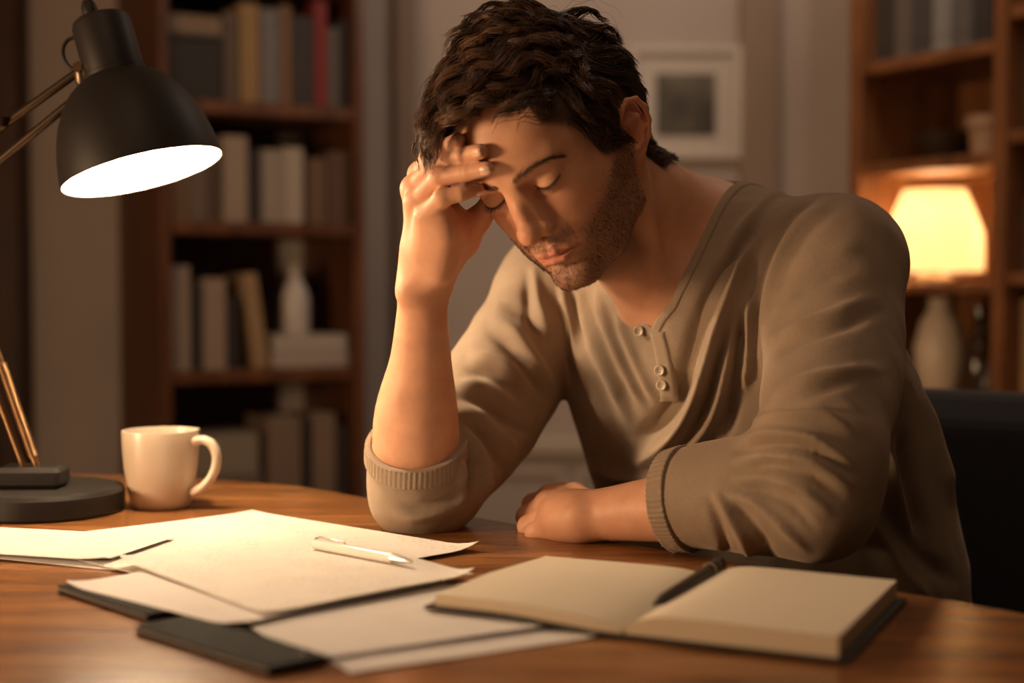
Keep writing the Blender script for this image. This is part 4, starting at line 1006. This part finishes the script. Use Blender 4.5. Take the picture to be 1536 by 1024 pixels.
# creases seen on the cloth: (part, points in the photo, width px, height mm)
T, SL_, SR_ = 0, 1, 2
FOLDS = [
 (T, [(812, 392), (820, 445), (836, 510), (862, 590), (880, 650)], 6.5, 2.2), (T, [(836, 400), (848, 460), (874, 545), (908, 625), (935, 672)], 6.5, 2.6),
 (T, [(866, 425), (880, 482), (908, 560), (948, 635)], 6.5, 2.6), (T, [(894, 434), (908, 488), (936, 554), (972, 618)], 6.5, 2.4), (T, [(922, 462), (938, 510), (960, 560), (984, 606)], 6.5, 2.0),
 (T, [(824, 400), (834, 460), (858, 545), (893, 635)], 5.5, -1.5), (T, [(852, 415), (864, 475), (892, 555), (930, 640)], 5.5, -1.5), (T, [(881, 430), (895, 486), (922, 558), (958, 625)], 5.5, -1.5), (T, [(909, 450), (924, 500), (948, 556), (978, 610)], 5.5, -1.3),
 (T, [(1165, 325), (1118, 392), (1085, 460), (1062, 550), (1040, 620), (1000, 672), (945, 700)], 10, 8),
 (T, [(1140, 330), (1098, 390), (1062, 450), (1040, 530), (1020, 600), (985, 645), (950, 662)], 11, -5.5),
 (T, [(1128, 375), (1102, 460), (1090, 540), (1078, 612), (1040, 672), (980, 715)], 9, 5.5),
 (T, [(1148, 345), (1112, 420), (1092, 490), (1072, 570), (1055, 630), (1010, 690)], 8, -5),
 (T, [(1112, 470), (1108, 540), (1098, 600), (1085, 660)], 7, -5), (T, [(1125, 440), (1124, 520), (1112, 590)], 6, 4),
 (T, [(1210, 268), (1160, 300), (1110, 350), (1080, 400)], 8, 3.5), (T, [(1190, 285), (1150, 318), (1115, 365)], 7, -3),
 (T, [(1060, 455), (1045, 520), (1028, 580)], 8, 2.5), (T, [(1330, 660), (1345, 740), (1370, 820)], 7, 3), (T, [(1350, 640), (1362, 720), (1392, 830)], 8, -3),
 (T, [(1390, 560), (1402, 650), (1430, 760)], 9, 3), (T, [(1300, 760), (1340, 850), (1400, 905)], 12, 4), (T, [(1320, 740), (1375, 830), (1440, 880)], 11, -3),
 (T, [(900, 735), (990, 745), (1060, 715)], 12, -5), (T, [(880, 690), (940, 722), (1010, 720)], 8, 3),
 (SL_, [(1238, 285), (1180, 330), (1146, 400), (1135, 480), (1133, 540)], 4, -3.5), (SL_, [(1250, 292), (1190, 342), (1156, 410), (1146, 490), (1140, 560)], 6, 3.5),
 (SL_, [(1262, 305), (1208, 352), (1172, 420), (1160, 490)], 6, -2),
 (SL_, [(1150, 512), (1200, 488), (1260, 468), (1320, 440)], 8, 4), (SL_, [(1152, 532), (1210, 506), (1280, 486), (1335, 460)], 7, -3),
 (SL_, [(1150, 590), (1212, 570), (1280, 556), (1335, 552)], 8, 3.5), (SL_, [(1148, 606), (1215, 588), (1290, 572)], 7, -3),
 (SL_, [(1185, 400), (1240, 380), (1300, 370)], 9, 2), (SL_, [(1170, 450), (1220, 425), (1290, 400)], 8, -1.8),
 (SL_, [(1098, 668), (1150, 648), (1220, 655), (1290, 700)], 6, 5.5), (SL_, [(1098, 682), (1155, 664), (1225, 674), (1285, 716)], 5, -5.5),
 (SL_, [(1096, 694), (1155, 680), (1225, 692), (1288, 735)], 6, 5.5), (SL_, [(1096, 707), (1155, 697), (1220, 712), (1270, 750)], 5, -4.5),
 (SL_, [(1096, 718), (1150, 714), (1205, 732), (1250, 775)], 6, 4), (SL_, [(1090, 732), (1140, 734), (1190, 758), (1228, 798)], 5, -4),
 (SL_, [(1086, 742), (1130, 752), (1175, 785), (1215, 830)], 6, 4.5), (SL_, [(1078, 742), (1112, 768), (1145, 812), (1165, 850)], 5, -4.5),
 (SL_, [(1068, 735), (1092, 768), (1118, 812), (1130, 852)], 6, 4.5), (SL_, [(1060, 740), (1076, 780), (1090, 820), (1096, 854)], 5, -3.5),
 (SL_, [(1112, 640), (1165, 622), (1240, 620), (1300, 655)], 7, 4), (SL_, [(1115, 624), (1170, 606), (1245, 600), (1310, 628)], 6, -3.5),
 (SR_, [(735, 470), (775, 500), (815, 560), (832, 600)], 8, 4), (SR_, [(722, 490), (765, 520), (805, 575), (825, 612)], 7, -3.5),
 (SR_, [(700, 530), (745, 540), (795, 575)], 8, 4), (SR_, [(690, 552), (740, 560), (790, 600)], 7, -3.5), (SR_, [(676, 575), (730, 578), (785, 620)], 7, 4),
 (SR_, [(672, 592), (720, 600), (770, 640), (800, 650)], 6, -4), (SR_, [(680, 606), (720, 622), (760, 660), (775, 680)], 6, 4.5),
 (SR_, [(692, 622), (722, 650), (748, 690), (752, 712)], 6, -5), (SR_, [(700, 640), (722, 680), (730, 725), (722, 752)], 6, 5),
 (SR_, [(694, 650), (708, 690), (708, 735), (698, 768)], 5, -5), (SR_, [(688, 680), (694, 720), (688, 760)], 6, 4),
 (SR_, [(748, 455), (790, 470), (830, 520)], 8, -3), (SR_, [(570, 762), (620, 778), (680, 762), (735, 715)], 6, 3), (SR_, [(575, 745), (625, 762), (680, 745), (722, 700)], 6, -2.5),
 (SR_, [(800, 392), (806, 450), (826, 510)], 6, 3.5), (SR_, [(790, 400), (792, 460), (806, 520)], 6, -3),
]
def apply_folds(v, q):
    P = px(v); nrm = vnormals(v, q); view = v - [0, 0, CAMZ]; view /= np.linalg.norm(view, axis=1)[:, None]
    face = np.clip(-(nrm * view).sum(1) * 4 + .15, 0, 1)
    vf = v.astype(f32)
    dT, dL, dR = [np.concatenate([f(vf[i:i + 200000]) for i in range(0, len(v), 200000)]) for f in (shirt_trunk, sleeve_l, sleeve_r)]
    op = shirt_open(vf)
    part = np.argmin(np.stack([dT - .004, dL, dR], 1), 1)
    # a soft border between the parts
    soft = [1 / (1 + np.exp(((dT - np.minimum(dL, dR)) - .012) / .003)), 1 / (1 + np.exp((dL - np.minimum(dT, dR) - .004) / .003)), 1 / (1 + np.exp((dR - np.minimum(dT, dL) - .004) / .003))]
    outer = np.clip((-np.abs(np.minimum(np.minimum(dT, dL), dR)) + .02) / .006, 0, 1)
    disp = np.zeros(len(v))
    for pt, pts, wd, amp in FOLDS:
        lo = np.min(pts, 0) - wd * 4; hi = np.max(pts, 0) + wd * 4
        m = (P > lo).all(1) & (P < hi).all(1) & (face > 0)
        if not m.any(): continue
        # smooth the stroke
        pp = np.array(pts, float); t = np.linspace(0, len(pp) - 1, 24); s = np.stack([np.interp(t, range(len(pp)), pp[:, k]) for k in (0, 1)], 1)
        for _ in range(6): s[1:-1] = (s[:-2] + 2 * s[1:-1] + s[2:]) / 4
        D, tt = polydist(P[m], s)
        e = np.clip(np.minimum(tt, 1 - tt) * (5 if pt == 0 else 3.2), .0, 1)
        disp[m] += (3.1 if pt == 0 else 1.75) * amp * .001 * np.exp(-.5 * (D / (wd * .82)) ** 2) * e * face[m] * soft[pt][m]
    # low, wide unevenness of soft cloth
    disp += .0012 * vnoise(v, 60, 3) + .0006 * vnoise(v, 140, 5)
    disp *= np.clip((np.abs(op) - .002) / .012, 0.15, 1)
    return v + nrm * disp[:, None], part
def cloth_mat():
    m = mat('knit_cloth', (.40, .315, .225), .86, spec=.25); b = BS(m)
    b.inputs['Sheen Weight'].default_value = .35; b.inputs['Sheen Roughness'].default_value = .5; b.inputs['Sheen Tint'].default_value = (.9, .75, .6, 1)
    tc = N(m, 'ShaderNodeTexCoord'); n1 = N(m, 'ShaderNodeTexNoise', in_Scale=800.0, in_Detail=3.0); L(m, tc.outputs['Object'], n1.inputs['Vector'])
    mp = N(m, 'ShaderNodeMapping'); mp.inputs['Scale'].default_value = (1, 1, .25); L(m, tc.outputs['Object'], mp.inputs[0])
    n2 = N(m, 'ShaderNodeTexNoise', in_Scale=900.0, in_Detail=2.0); L(m, mp.outputs[0], n2.inputs['Vector'])
    n3 = N(m, 'ShaderNodeTexNoise', in_Scale=25.0, in_Detail=3.0); L(m, tc.outputs['Object'], n3.inputs['Vector'])
    r = ramp(m, [(.3, (.285, .222, .165)), (.7, (.335, .262, .196))]); L(m, n1.outputs[0], r.inputs[0])
    r3 = ramp(m, [(.3, (.9, .9, .9)), (.7, (1.04, 1.04, 1.04))]); L(m, n3.outputs[0], r3.inputs[0])
    mx = N(m, 'ShaderNodeMix', data_type='RGBA', blend_type='MULTIPLY'); mx.inputs[0].default_value = 1
    L(m, r.outputs[0], mx.inputs[6]); L(m, r3.outputs[0], mx.inputs[7]); L(m, mx.outputs[2], b.inputs['Base Color'])
    b1 = bump(m, n2.outputs[0], .35, .0006); bump(m, n1.outputs[0], .25, .0008, b1)
    return m
def build_shirt(parent, m, m_btn):
    v, q = surfnet(shirt_shell, (-.185, 1.10, .515), (.56, 1.78, 1.125), .0025)
    v = smooth_v(v, q, 2, .5)
    v, part = apply_folds(v, q); v = smooth_v(v, q, 3, .45)
    sh = link('shirt', mesh_np('shirt', v, q), m, parent)
    # ribbed cuffs
    for c, e, w_, fs, box in ((CUT_L, EL_L, WR_L, sleeve_l, ((.02, 1.15, .74), (.26, 1.36, .88))), (CUT_R, EL_R, WR_R, sleeve_r_low, ((-.19, 1.31, .77), (.00, 1.50, .92)))):
        ax = np.array(w_) - np.array(e); ax /= np.linalg.norm(ax); s1 = np.cross(ax, [0, 0, 1.]) if abs(ax[2]) < .8 else np.cross(ax, [0, 1., 0]); s1 /= np.linalg.norm(s1); s2 = np.cross(ax, s1)
        def band(p, c=c, e=e, s1=s1, s2=s2, fs=fs):
            d = fs(p); k = cutd(p, c); qq = p - V(*e); a = np.arctan2(qq @ s2.astype(f32), qq @ s1.astype(f32))
            o = d - f32(.0030) - f32(.00055) * np.sin(a * 64)
            return np.maximum(np.maximum(o, -(d + f32(.003))), np.maximum(k - f32(.0012), -k - f32(.0165)))
        v, q = surfnet(band, box[0], box[1], .0013)
        link('cuff', mesh_np('cuff', v, q), m, sh)
    # ribbed neckband
    def nb(p):
        d = shirt_full(p); k = shirt_open(p)
        o = d - f32(.0016)
        # no band along the lowest part, where the placket starts
        return smax(np.maximum(o, -(d + f32(.0025))), np.maximum(f32(-.0008) - k, k - f32(.0095)), .0015)
    v, q = surfnet(nb, (.03, 1.36, .940), (.30, 1.60, 1.12), .0015)
    v = smooth_v(v, q, 1, .5)
    link('neckband', mesh_np('neckband', v, q), m, sh)
    # button placket: a strip that lies on the front
    def front(u, w_):
        r = ray(u, w_); r = r / np.linalg.norm(r); t = 1.2
        for i in range(200):
            p = (np.array([0, 0, CAMZ]) + r * t).astype(f32)[None]; d = float(shirt_full(p)[0])
            if d < .0004: break
            t += d * .7
        return p[0].astype(float)
    rows = []
    for i in range(22):
        t = i / 21; cx = 985 + 18 * t + 3 * math.sin(t * 3); cy = 494 + 108 * t; wd = 13 + 1.0 * t
        r = [front(cx + wd * k, cy + (3 * k if t < .1 else 0)) for k in np.linspace(-1, 1, 9)]; rows.append(r)
    rows = np.array(rows); nrm = np.array([FAC[0], FAC[1] - .25, .1]); nrm /= np.linalg.norm(nrm)
    vs = []; fs = []
    prof = [-.002, .0020, .0026, .0024, .0024, .0024, .0026, .0020, -.002]
    for i in range(22):
        for k in range(9): vs.append(rows[i, k] + nrm * prof[k] * (1 if 0 < i < 21 else -.3))
    for i in range(21):
        for k in range(8): fs.append([i * 9 + k, i * 9 + k + 1, i * 9 + 10 + k, i * 9 + 9 + k])
    mb = MB(); mb.v = [tuple(a) for a in vs]; mb.f = fs
    pl = mb.build('placket', m, sh, smooth=True)
    for (u, w_) in ((992, 556), (995, 578), (961, 497)):
        c = front(u, w_) + nrm * .0042
        R = Vector(nrm).to_track_quat('Z', 'Y').to_matrix()
        b = MB(); b.lathe([(0, .0000), (.0052, .0), (.0056, .0008), (.0054, .0016), (.0042, .0017), (.0036, .0011), (0, .0010)], c, 24, R)
        bt = b.build('button', m_btn, sh, smooth=True)
        h = MB()
        for dx, dy in ((-1, -1), (1, -1), (1, 1), (-1, 1)):
            h.lathe([(0, .0009), (.0006, .0009), (.0006, .0013), (0, .0013)], tuple(Vector(c) + R @ Vector((dx * .0011, dy * .0011, 0))), 8, R)
        h.build('button_hole', MAT['dark'], bt)
    return sh
# ================================================================ THE MAN : hair
def hair_mat(name, lo, hi, rough=.34):
    m = mat(name, lo, rough, spec=.55); at = N(m, 'ShaderNodeAttribute', attribute_name='shade')
    r = ramp(m, [(0, lo), (1, hi)]); L(m, at.outputs['Fac'], r.inputs[0]); L(m, r.outputs[0], BS(m).inputs['Base Color']); return m
def strands(name, P_, R_, shade, m, parent):
    """P_ (n, k, 3) points, R_ (n, k) radii: three-sided tapering tubes in one mesh"""
    n, k = P_.shape[:2]; T_ = np.gradient(P_, axis=1); T_ /= np.linalg.norm(T_, axis=2)[..., None] + 1e-12
    up = np.where(np.abs(T_[..., 2:3]) > .9, np.array([1., 0, 0]), np.array([0, 0, 1.])); a = np.cross(T_, up); a /= np.linalg.norm(a, axis=2)[..., None] + 1e-12
    b = np.cross(T_, a); V_ = np.stack([P_ + (a * math.cos(t) + b * math.sin(t)) * R_[..., None] for t in (0, 2.094, 4.189)], 2)
    base = np.arange(n * k * 3).reshape(n, k, 3); q = []
    for j in range(3):
        jj = (j + 1) % 3; q.append(np.stack([base[:, :-1, j], base[:, :-1, jj], base[:, 1:, jj], base[:, 1:, j]], -1).reshape(-1, 4))
    me = mesh_np(name, V_.reshape(-1, 3), np.concatenate(q))
    at = me.attributes.new('shade', 'FLOAT', 'POINT'); at.data.foreach_set('value', np.repeat(shade.astype(np.float32), k * 3))
    return link(name, me, m, parent)
GRAV = -HR[2]                                  # world down, in head frame
def skull_d(q): return smin(head_core(q.astype(f32), False), neck(hw(q).astype(f32)), .014).astype(float)
def skull_n(q, e=.002):
    o = np.stack([skull_d(q + np.eye(3)[i] * e) - skull_d(q - np.eye(3)[i] * e) for i in range(3)], 1); return o / (np.linalg.norm(o, axis=1)[:, None] + 1e-9)
def grow(root, length, lift0, lift1, flow, wave, phase, freq, k, rng, gmax=0.0):
    """march strands over the skull in head frame"""
    n = len(root); P_ = np.zeros((n, k, 3)); P_[:, 0] = root; q = root.copy(); st = length / (k - 1)
    for i in range(1, k):
        s = i / (k - 1); nr = skull_n(q); d = flow(q, s); d = d - nr * (d * nr).sum(1)[:, None]; d /= np.linalg.norm(d, axis=1)[:, None] + 1e-9
        side = np.cross(nr, d); th = lift0 * (1 - s) ** 1.3 + lift1 * s
        a = wave * np.sin(phase + freq * s * length * 200)
        v = d * np.cos(th)[:, None] + nr * (np.sin(th) + .55 * wave * np.cos(phase * 1.7 + freq * s * length * 200))[:, None] + side * a[:, None] + GRAV * (gmax * s)[:, None]
        v /= np.linalg.norm(v, axis=1)[:, None]; q = q + v * st[:, None]
        h = skull_d(q); low = .0018 + .0012 * rng.random(n); m = h < low
        if m.any(): q[m] += nr[m] * (low - h)[m][:, None]
        P_[:, i] = q
    return P_
def build_hair(v, q, nh, person, M):
    rng = np.random.default_rng(7)
    hq = (v[:nh] - HP) @ HR; ok = (np.linalg.norm(hq, axis=1) < .16) & (skull_d(hq) < .0014)
    qs = hq[ok]; msk = scalp_mask(qs)
    cand = qs[msk > .55]
    nC = 430; nS = 17000
    gi = rng.choice(len(cand), nC, replace=False); G = cand[gi]
    def params(r):
        x, y, z = r[:, 0], r[:, 1], r[:, 2]
        top = 1 / (1 + np.exp(-(z - .070 - .25 * np.clip(-y - .03, 0, .1)) / .010))
        front = 1 / (1 + np.exp(-(y - .015) / .02))
        back = 1 / (1 + np.exp((y + .06) / .015))
        ln = .022 + top * (.035 + .030 * front) + .010 / (1 + np.exp((y + .02) / .015)) * np.clip((z + .11) / .09, .1, 1) - .010 * (z < -.035) - .008 * (y > .028) * (z < .06)
        return top, front, back, ln
    def flow(qq, s):
        x, y, z = qq[:, 0], qq[:, 1], qq[:, 2]
        top = 1 / (1 + np.exp(-(z - .075) / .012)); sx = np.sign(x)
        # crown whorl at the back of the top; the top goes forward and to his right, the sides go back and down
        f_top = np.stack([1.0 - 9 * np.clip(x, -.02, .06), .75 + 0 * x, .05 + 0 * x], 1)
        bk = 1 / (1 + np.exp((y + .075) / .012)); f_top = f_top * (1 - bk[:, None]) + np.array([0, -.2, -1.]) * bk[:, None]
        f_side = np.stack([0 * x, -.55 + 0 * x, -.85 + 0 * x], 1)
        fr = 1 / (1 + np.exp(-(y - .03) / .01)); f_side = f_side * (1 - fr[:, None] * .6) + np.array([0, .1, -1.]) * fr[:, None] * .6
        return f_top * top[:, None] + f_side * (1 - top[:, None])
    K = 16
    top, front, back, ln = params(G)
    ln = ln * rng.uniform(.8, 1.2, nC)
    lift = .50 + top * (.50 + .50 * front) + .15 * back - .25 * (G[:, 1] > .025) * (G[:, 2] < .06) + rng.normal(0, .08, nC)
    wave = .14 + top * rng.uniform(.40, .95, nC); ph = rng.uniform(0, 6.28, nC); fq = rng.uniform(.45, .80, nC)
    GP = grow(G, ln, lift, -.18 + rng.normal(0, .14, nC) + .12 * top, flow, wave, ph, fq, K, rng, .10 + .14 * top * front)
    si = rng.choice(len(cand), nS, replace=True); S = cand[si] + rng.normal(0, .0006, (nS, 3))
    # nearest two clump guides
    D = np.concatenate([((S[i:i + 1500, None] - G[None]) ** 2).sum(2).argsort(1)[:, :2] for i in range(0, nS, 1500)])
    pick = D[np.arange(nS), (rng.random(nS) < .18).astype(int)]
    s = np.linspace(0, 1, K)[None, :, None]; off = (S - G[pick])[:, None]; cl = .82 * s ** .8
    lenv = rng.uniform(.72, 1.08, nS)[:, None, None]
    base = GP[pick]; idx = np.clip(s[0, :, 0][None] * lenv[:, :, 0], 0, 1) * (K - 1); i0 = np.clip(idx.astype(int), 0, K - 2); fr = (idx - i0)[..., None]
    ar = np.arange(nS)[:, None]; path = base[ar, i0] * (1 - fr) + base[ar, i0 + 1] * fr
    t_ = rng.normal(0, 1, (nS, 1, 3)); fz = rng.normal(0, 1, (nS, 1, 3)); fph = rng.uniform(0, 6.28, (nS, 1, 1))
    P_ = path + off * (1 - cl) + t_ * .0014 * s + fz * .0007 * np.sin(s * 9 + fph)
    wp = hw(P_).reshape(-1, 3).astype(f32); near = inbox(wp, Z_RARM); hd_ = np.full(len(wp), .05); hd_[near] = right_hand(wp[near]); hd_ = hd_.reshape(P_.shape[:2])
    bad = hd_ < .0015; first = np.where(bad.any(1), bad.argmax(1), K); keep = first > 2
    ii = np.minimum(np.arange(K)[None], np.maximum(first - 1, 0)[:, None]); P_ = np.take_along_axis(P_, ii[..., None], 1)      # hair stops where the fingers press it down
    fl = P_.reshape(-1, 3); bare = (scalp_mask(fl) < .25) & (fl[:, 1] > .045) & (fl[:, 0] < .030) & (fl[:, 2] < np.where(np.abs(fl[:, 0]) > .040, .064, .088))
    keep &= ~bare.reshape(P_.shape[:2]).any(1) | (params(S)[0] < .2); P_ = P_[keep]; S = S[keep]; pick = pick[keep]; nS = len(S)
    tp = params(S)[0]; R_ = (.00030 + .00012 * tp)[:, None] * (1 - .75 * np.linspace(0, 1, K)[None] ** 2) + 0 * P_[..., 0]
    R_ = R_ * rng.uniform(.75, 1.15, nS)[:, None]
    sh = np.clip(rng.random(nC)[pick] * .55 + rng.normal(0, .12, nS) + .1, 0, 1)
    ho = strands('hair', hw(P_), R_, sh, M['hair'], person)
    # loose curled strands standing out of the silhouette
    nF = 260; fi = cand[rng.choice(len(cand), nF * 3)]; tpf = params(fi)[0]; fi = fi[np.argsort(-tpf)[:nF]]; tf = np.ones(nF)
    FP = grow(fi, rng.uniform(.045, .085, nF), rng.uniform(.7, 1.4, nF), rng.uniform(-.6, .3, nF), flow, rng.uniform(.4, .9, nF), rng.uniform(0, 6.28, nF), rng.uniform(.9, 1.8, nF), 20, rng, .25 * np.ones(nF))
    fl = FP.reshape(-1, 3); bare = (scalp_mask(fl) < .25) & (fl[:, 1] > .03) & (fl[:, 2] < .10); kp = ~bare.reshape(FP.shape[:2]).any(1); FP = FP[kp]; nF = len(FP)
    R_ = .00022 * (1 - .7 * np.linspace(0, 1, 20)[None]) * np.ones((nF, 1))
    strands('loose_hair', hw(FP), R_, rng.random(nF), M['hair'], ho)
    # ---- eyebrows
    for sg, nm in ((-1, 'eyebrow'), (1, 'eyebrow')):
        n = 330; t = rng.random(n) ** .9; path = np.array([(.0060, .0935, .0370), (.0170, .0920, .0405), (.0300, .0870, .0430), (.0420, .0790, .0420), (.0490, .072, .0365)])
        c = np.stack([np.interp(t * 4, range(5), path[:, k]) for k in range(3)], 1); c[:, 0] *= sg
        wv = .0032 * (1 - .65 * t) * (np.clip(t / .06, .4, 1)); c[:, 2] += rng.normal(0, .5, n) * wv
        c = c - skull_n(c) * skull_d(c)[:, None]; nr = skull_n(c); dr = np.stack([sg * np.ones(n) * (.35 + .8 * t), np.zeros(n), 1.0 - 1.7 * t + rng.normal(0, .15, n)], 1)
        dr -= nr * (dr * nr).sum(1)[:, None]; dr /= np.linalg.norm(dr, axis=1)[:, None]; l_ = rng.uniform(.0045, .0080, n); u = np.linspace(0, 1, 5)[None, :, None]
        P_ = c[:, None] + dr[:, None] * l_[:, None, None] * u + nr[:, None] * (.0012 * np.sin(u * 2.4)) + np.array([sg * 1., 0, -.6]) * .0015 * u ** 2
        strands(nm, hw(P_), .00013 * (1 - .7 * u[..., 0]) * np.ones((n, 1)), rng.random(n), M['beard'], person)
    # ---- lashes
    for sg in (-1, 1):
        n = 75; xx = np.linspace(-1, 1, n); c = np.stack([sg * (.0295 + .0122 * xx), np.zeros(n), .0182 + .0035 * xx ** 2], 1)
        c[:, 1] = EYE[1] + np.sqrt(np.clip(.0134 ** 2 - (c[:, 0] * sg - EYE[0]) ** 2 - (c[:, 2] - EYE[2]) ** 2, 0, 1))
        u = np.linspace(0, 1, 6)[None, :, None]; dr = np.stack([sg * (.15 + .45 * xx), .75 + 0 * xx, -.75 + 0 * xx], 1) + rng.normal(0, .10, (n, 3)); dr /= np.linalg.norm(dr, axis=1)[:, None]
        P_ = c[:, None] + dr[:, None] * u * rng.uniform(.0050, .0078, n)[:, None, None] + np.array([0, 0, 1.]) * .0022 * u ** 2
        strands('eyelashes', hw(P_), .00017 * (1 - .75 * u[..., 0]) * np.ones((n, 1)), np.zeros(n), M['hair'], person)
    # ---- stubble
    bm = beard_mask(qs); bm = bm * (skull_d(qs) < .0012); wgt = np.clip(bm, 0, 1) ** 1.2 * (head_core(qs.astype(f32), False) < .0015); wgt = wgt / wgt.sum(); n = 11000
    r = qs[rng.choice(len(qs), n, p=wgt)] + rng.normal(0, .0006, (n, 3)); nr = skull_n(r)
    dr = np.stack([.15 * rng.normal(0, 1, n), -.25 + .15 * rng.normal(0, 1, n), -1 + .2 * rng.normal(0, 1, n)], 1) + np.array([0, .0, 0]); dr -= nr * (dr * nr).sum(1)[:, None]; dr /= np.linalg.norm(dr, axis=1)[:, None]
    u = np.linspace(0, 1, 4)[None, :, None]; l_ = rng.uniform(.0012, .0034, n)
    P_ = r[:, None] + (dr * .85 + nr * .5)[:, None] * l_[:, None, None] * u - nr[:, None] * .0009 * u ** 2
    strands('beard', hw(P_), .00014 * (1 - .6 * u[..., 0]) * np.ones((n, 1)), rng.random(n) ** 1.5, M['beard'], person)
    return ho
# ================================================================ ASSEMBLE THE MAN
MAT = {'dark': M['dark']}
v0, q0_, nh = build_body()
me = mesh_np('person', v0, q0_); at = me.color_attributes.new('tint', 'FLOAT_COLOR', 'POINT'); nvt = len(me.vertices)
co = np.empty(nvt * 3, np.float32); me.vertices.foreach_get('co', co); co = co.reshape(-1, 3).astype(float)
tt_ = skin_tint(co, np.arange(nvt) < nh); at.data.foreach_set('color', np.concatenate([tt_, np.ones((nvt, 1))], 1).astype(np.float32).ravel())
me.materials.append(skin_mat()); person = bpy.data.objects.new('person', me); C.objects.link(person)
tag(person, 'man in a beige henley shirt leaning his forehead on his hand at the desk', 'person')
build_shirt(person, cloth_mat(), mat('shirt_button', (.42, .34, .25), .35))
M['hair'] = hair_mat('dark_brown_hair', (.020, .010, .006), (.20, .095, .042)); M['beard'] = hair_mat('stubble_hair', (.028, .014, .009), (.13, .065, .033))
build_hair(v0, q0_, nh, person, M)
# trousers
tm = mat('dark_trousers', (.030, .032, .040), .85)
def trous(p):
    d = smin(smin(ell(p, (.350, 1.610, .585), (.175, .140, .125), frame(FAC)), legs(p, .012), .05), ell(p, (.325, 1.585, .66), (.160, .125, .10), frame(FAC)), .04)
    return np.maximum(np.maximum(d, p[:, 2] - f32(.70)), f32(.085) - p[:, 2])
v, q = surfnet(trous, (-.25, .95, .05), (.62, 1.85, .76), .009); v = smooth_v(v, q, 2)
link('trousers', mesh_np('trousers', v, q), tm, person)
sm_ = mat('brown_leather', (.07, .035, .018), .4)
for s in (-1, 1):
    h, k, a = leg_pts(s); a = np.array(a); e0 = tuple(a + [0, 0, -.03])
    def shoe(p, a=a):
        d = smin(cap(p, tuple(a + np.array([0, 0, -.03]) - FAC * .03), tuple(a + FAC * .06 + np.array([0, 0, -.045])), .042, .040), cap(p, tuple(a + FAC * .06 + np.array([0, 0, -.045])), tuple(a + FAC * .16 + np.array([0, 0, -.050])), .040, .034), .03)
        return np.maximum(d, f32(.004) - p[:, 2])
    lo = a - [.25, .25, .12]; v, q = surfnet(shoe, (a[0] - .26, a[1] - .26, -.02), (a[0] + .2, a[1] + .2, .16), .006)
    link('shoe', mesh_np('shoe', v, q), sm_, person)
# fingernails of the raised hand: curved plates on the backs of the fingertips
nm_ = mat('fingernail', (.80, .50, .38), .22, spec=.55)
for tp_, dp_, r_ in NAILS_R:
    t_ = np.array(tp_); a_ = t_ - np.array(dp_); a_ /= np.linalg.norm(a_); n_ = HR @ skull_n(((t_ - HP) @ HR)[None])[0]; n_ = n_ - a_ * (n_ @ a_); n_ /= np.linalg.norm(n_); s_ = np.cross(a_, n_)
    vs = []; fs = []; R_ = r_ * .93
    for i in range(9):
        for j in range(9):
            u, w_ = i / 8 * 2 - 1, j / 8 * 2 - 1; w2 = w_ * (1 - .28 * max(0, abs(u) - .3) ** 1.2); sx = .0010 + .0050 * u; dome_ = R_ * math.sqrt(max(.05, 1 - max(0, sx / (R_ * 1.25)) ** 2)); th = w2 * .80
            vs.append(t_ + a_ * sx + n_ * (math.cos(th) * dome_ + .00045) + s_ * math.sin(th) * dome_)
    fs = [[i * 9 + j, (i + 1) * 9 + j, (i + 1) * 9 + j + 1, i * 9 + j + 1] for i in range(8) for j in range(8)]
    ob = MB().add(vs, fs).build('fingernail', nm_, person, smooth=True); md = ob.modifiers.new('thick', 'SOLIDIFY'); md.thickness = .0004
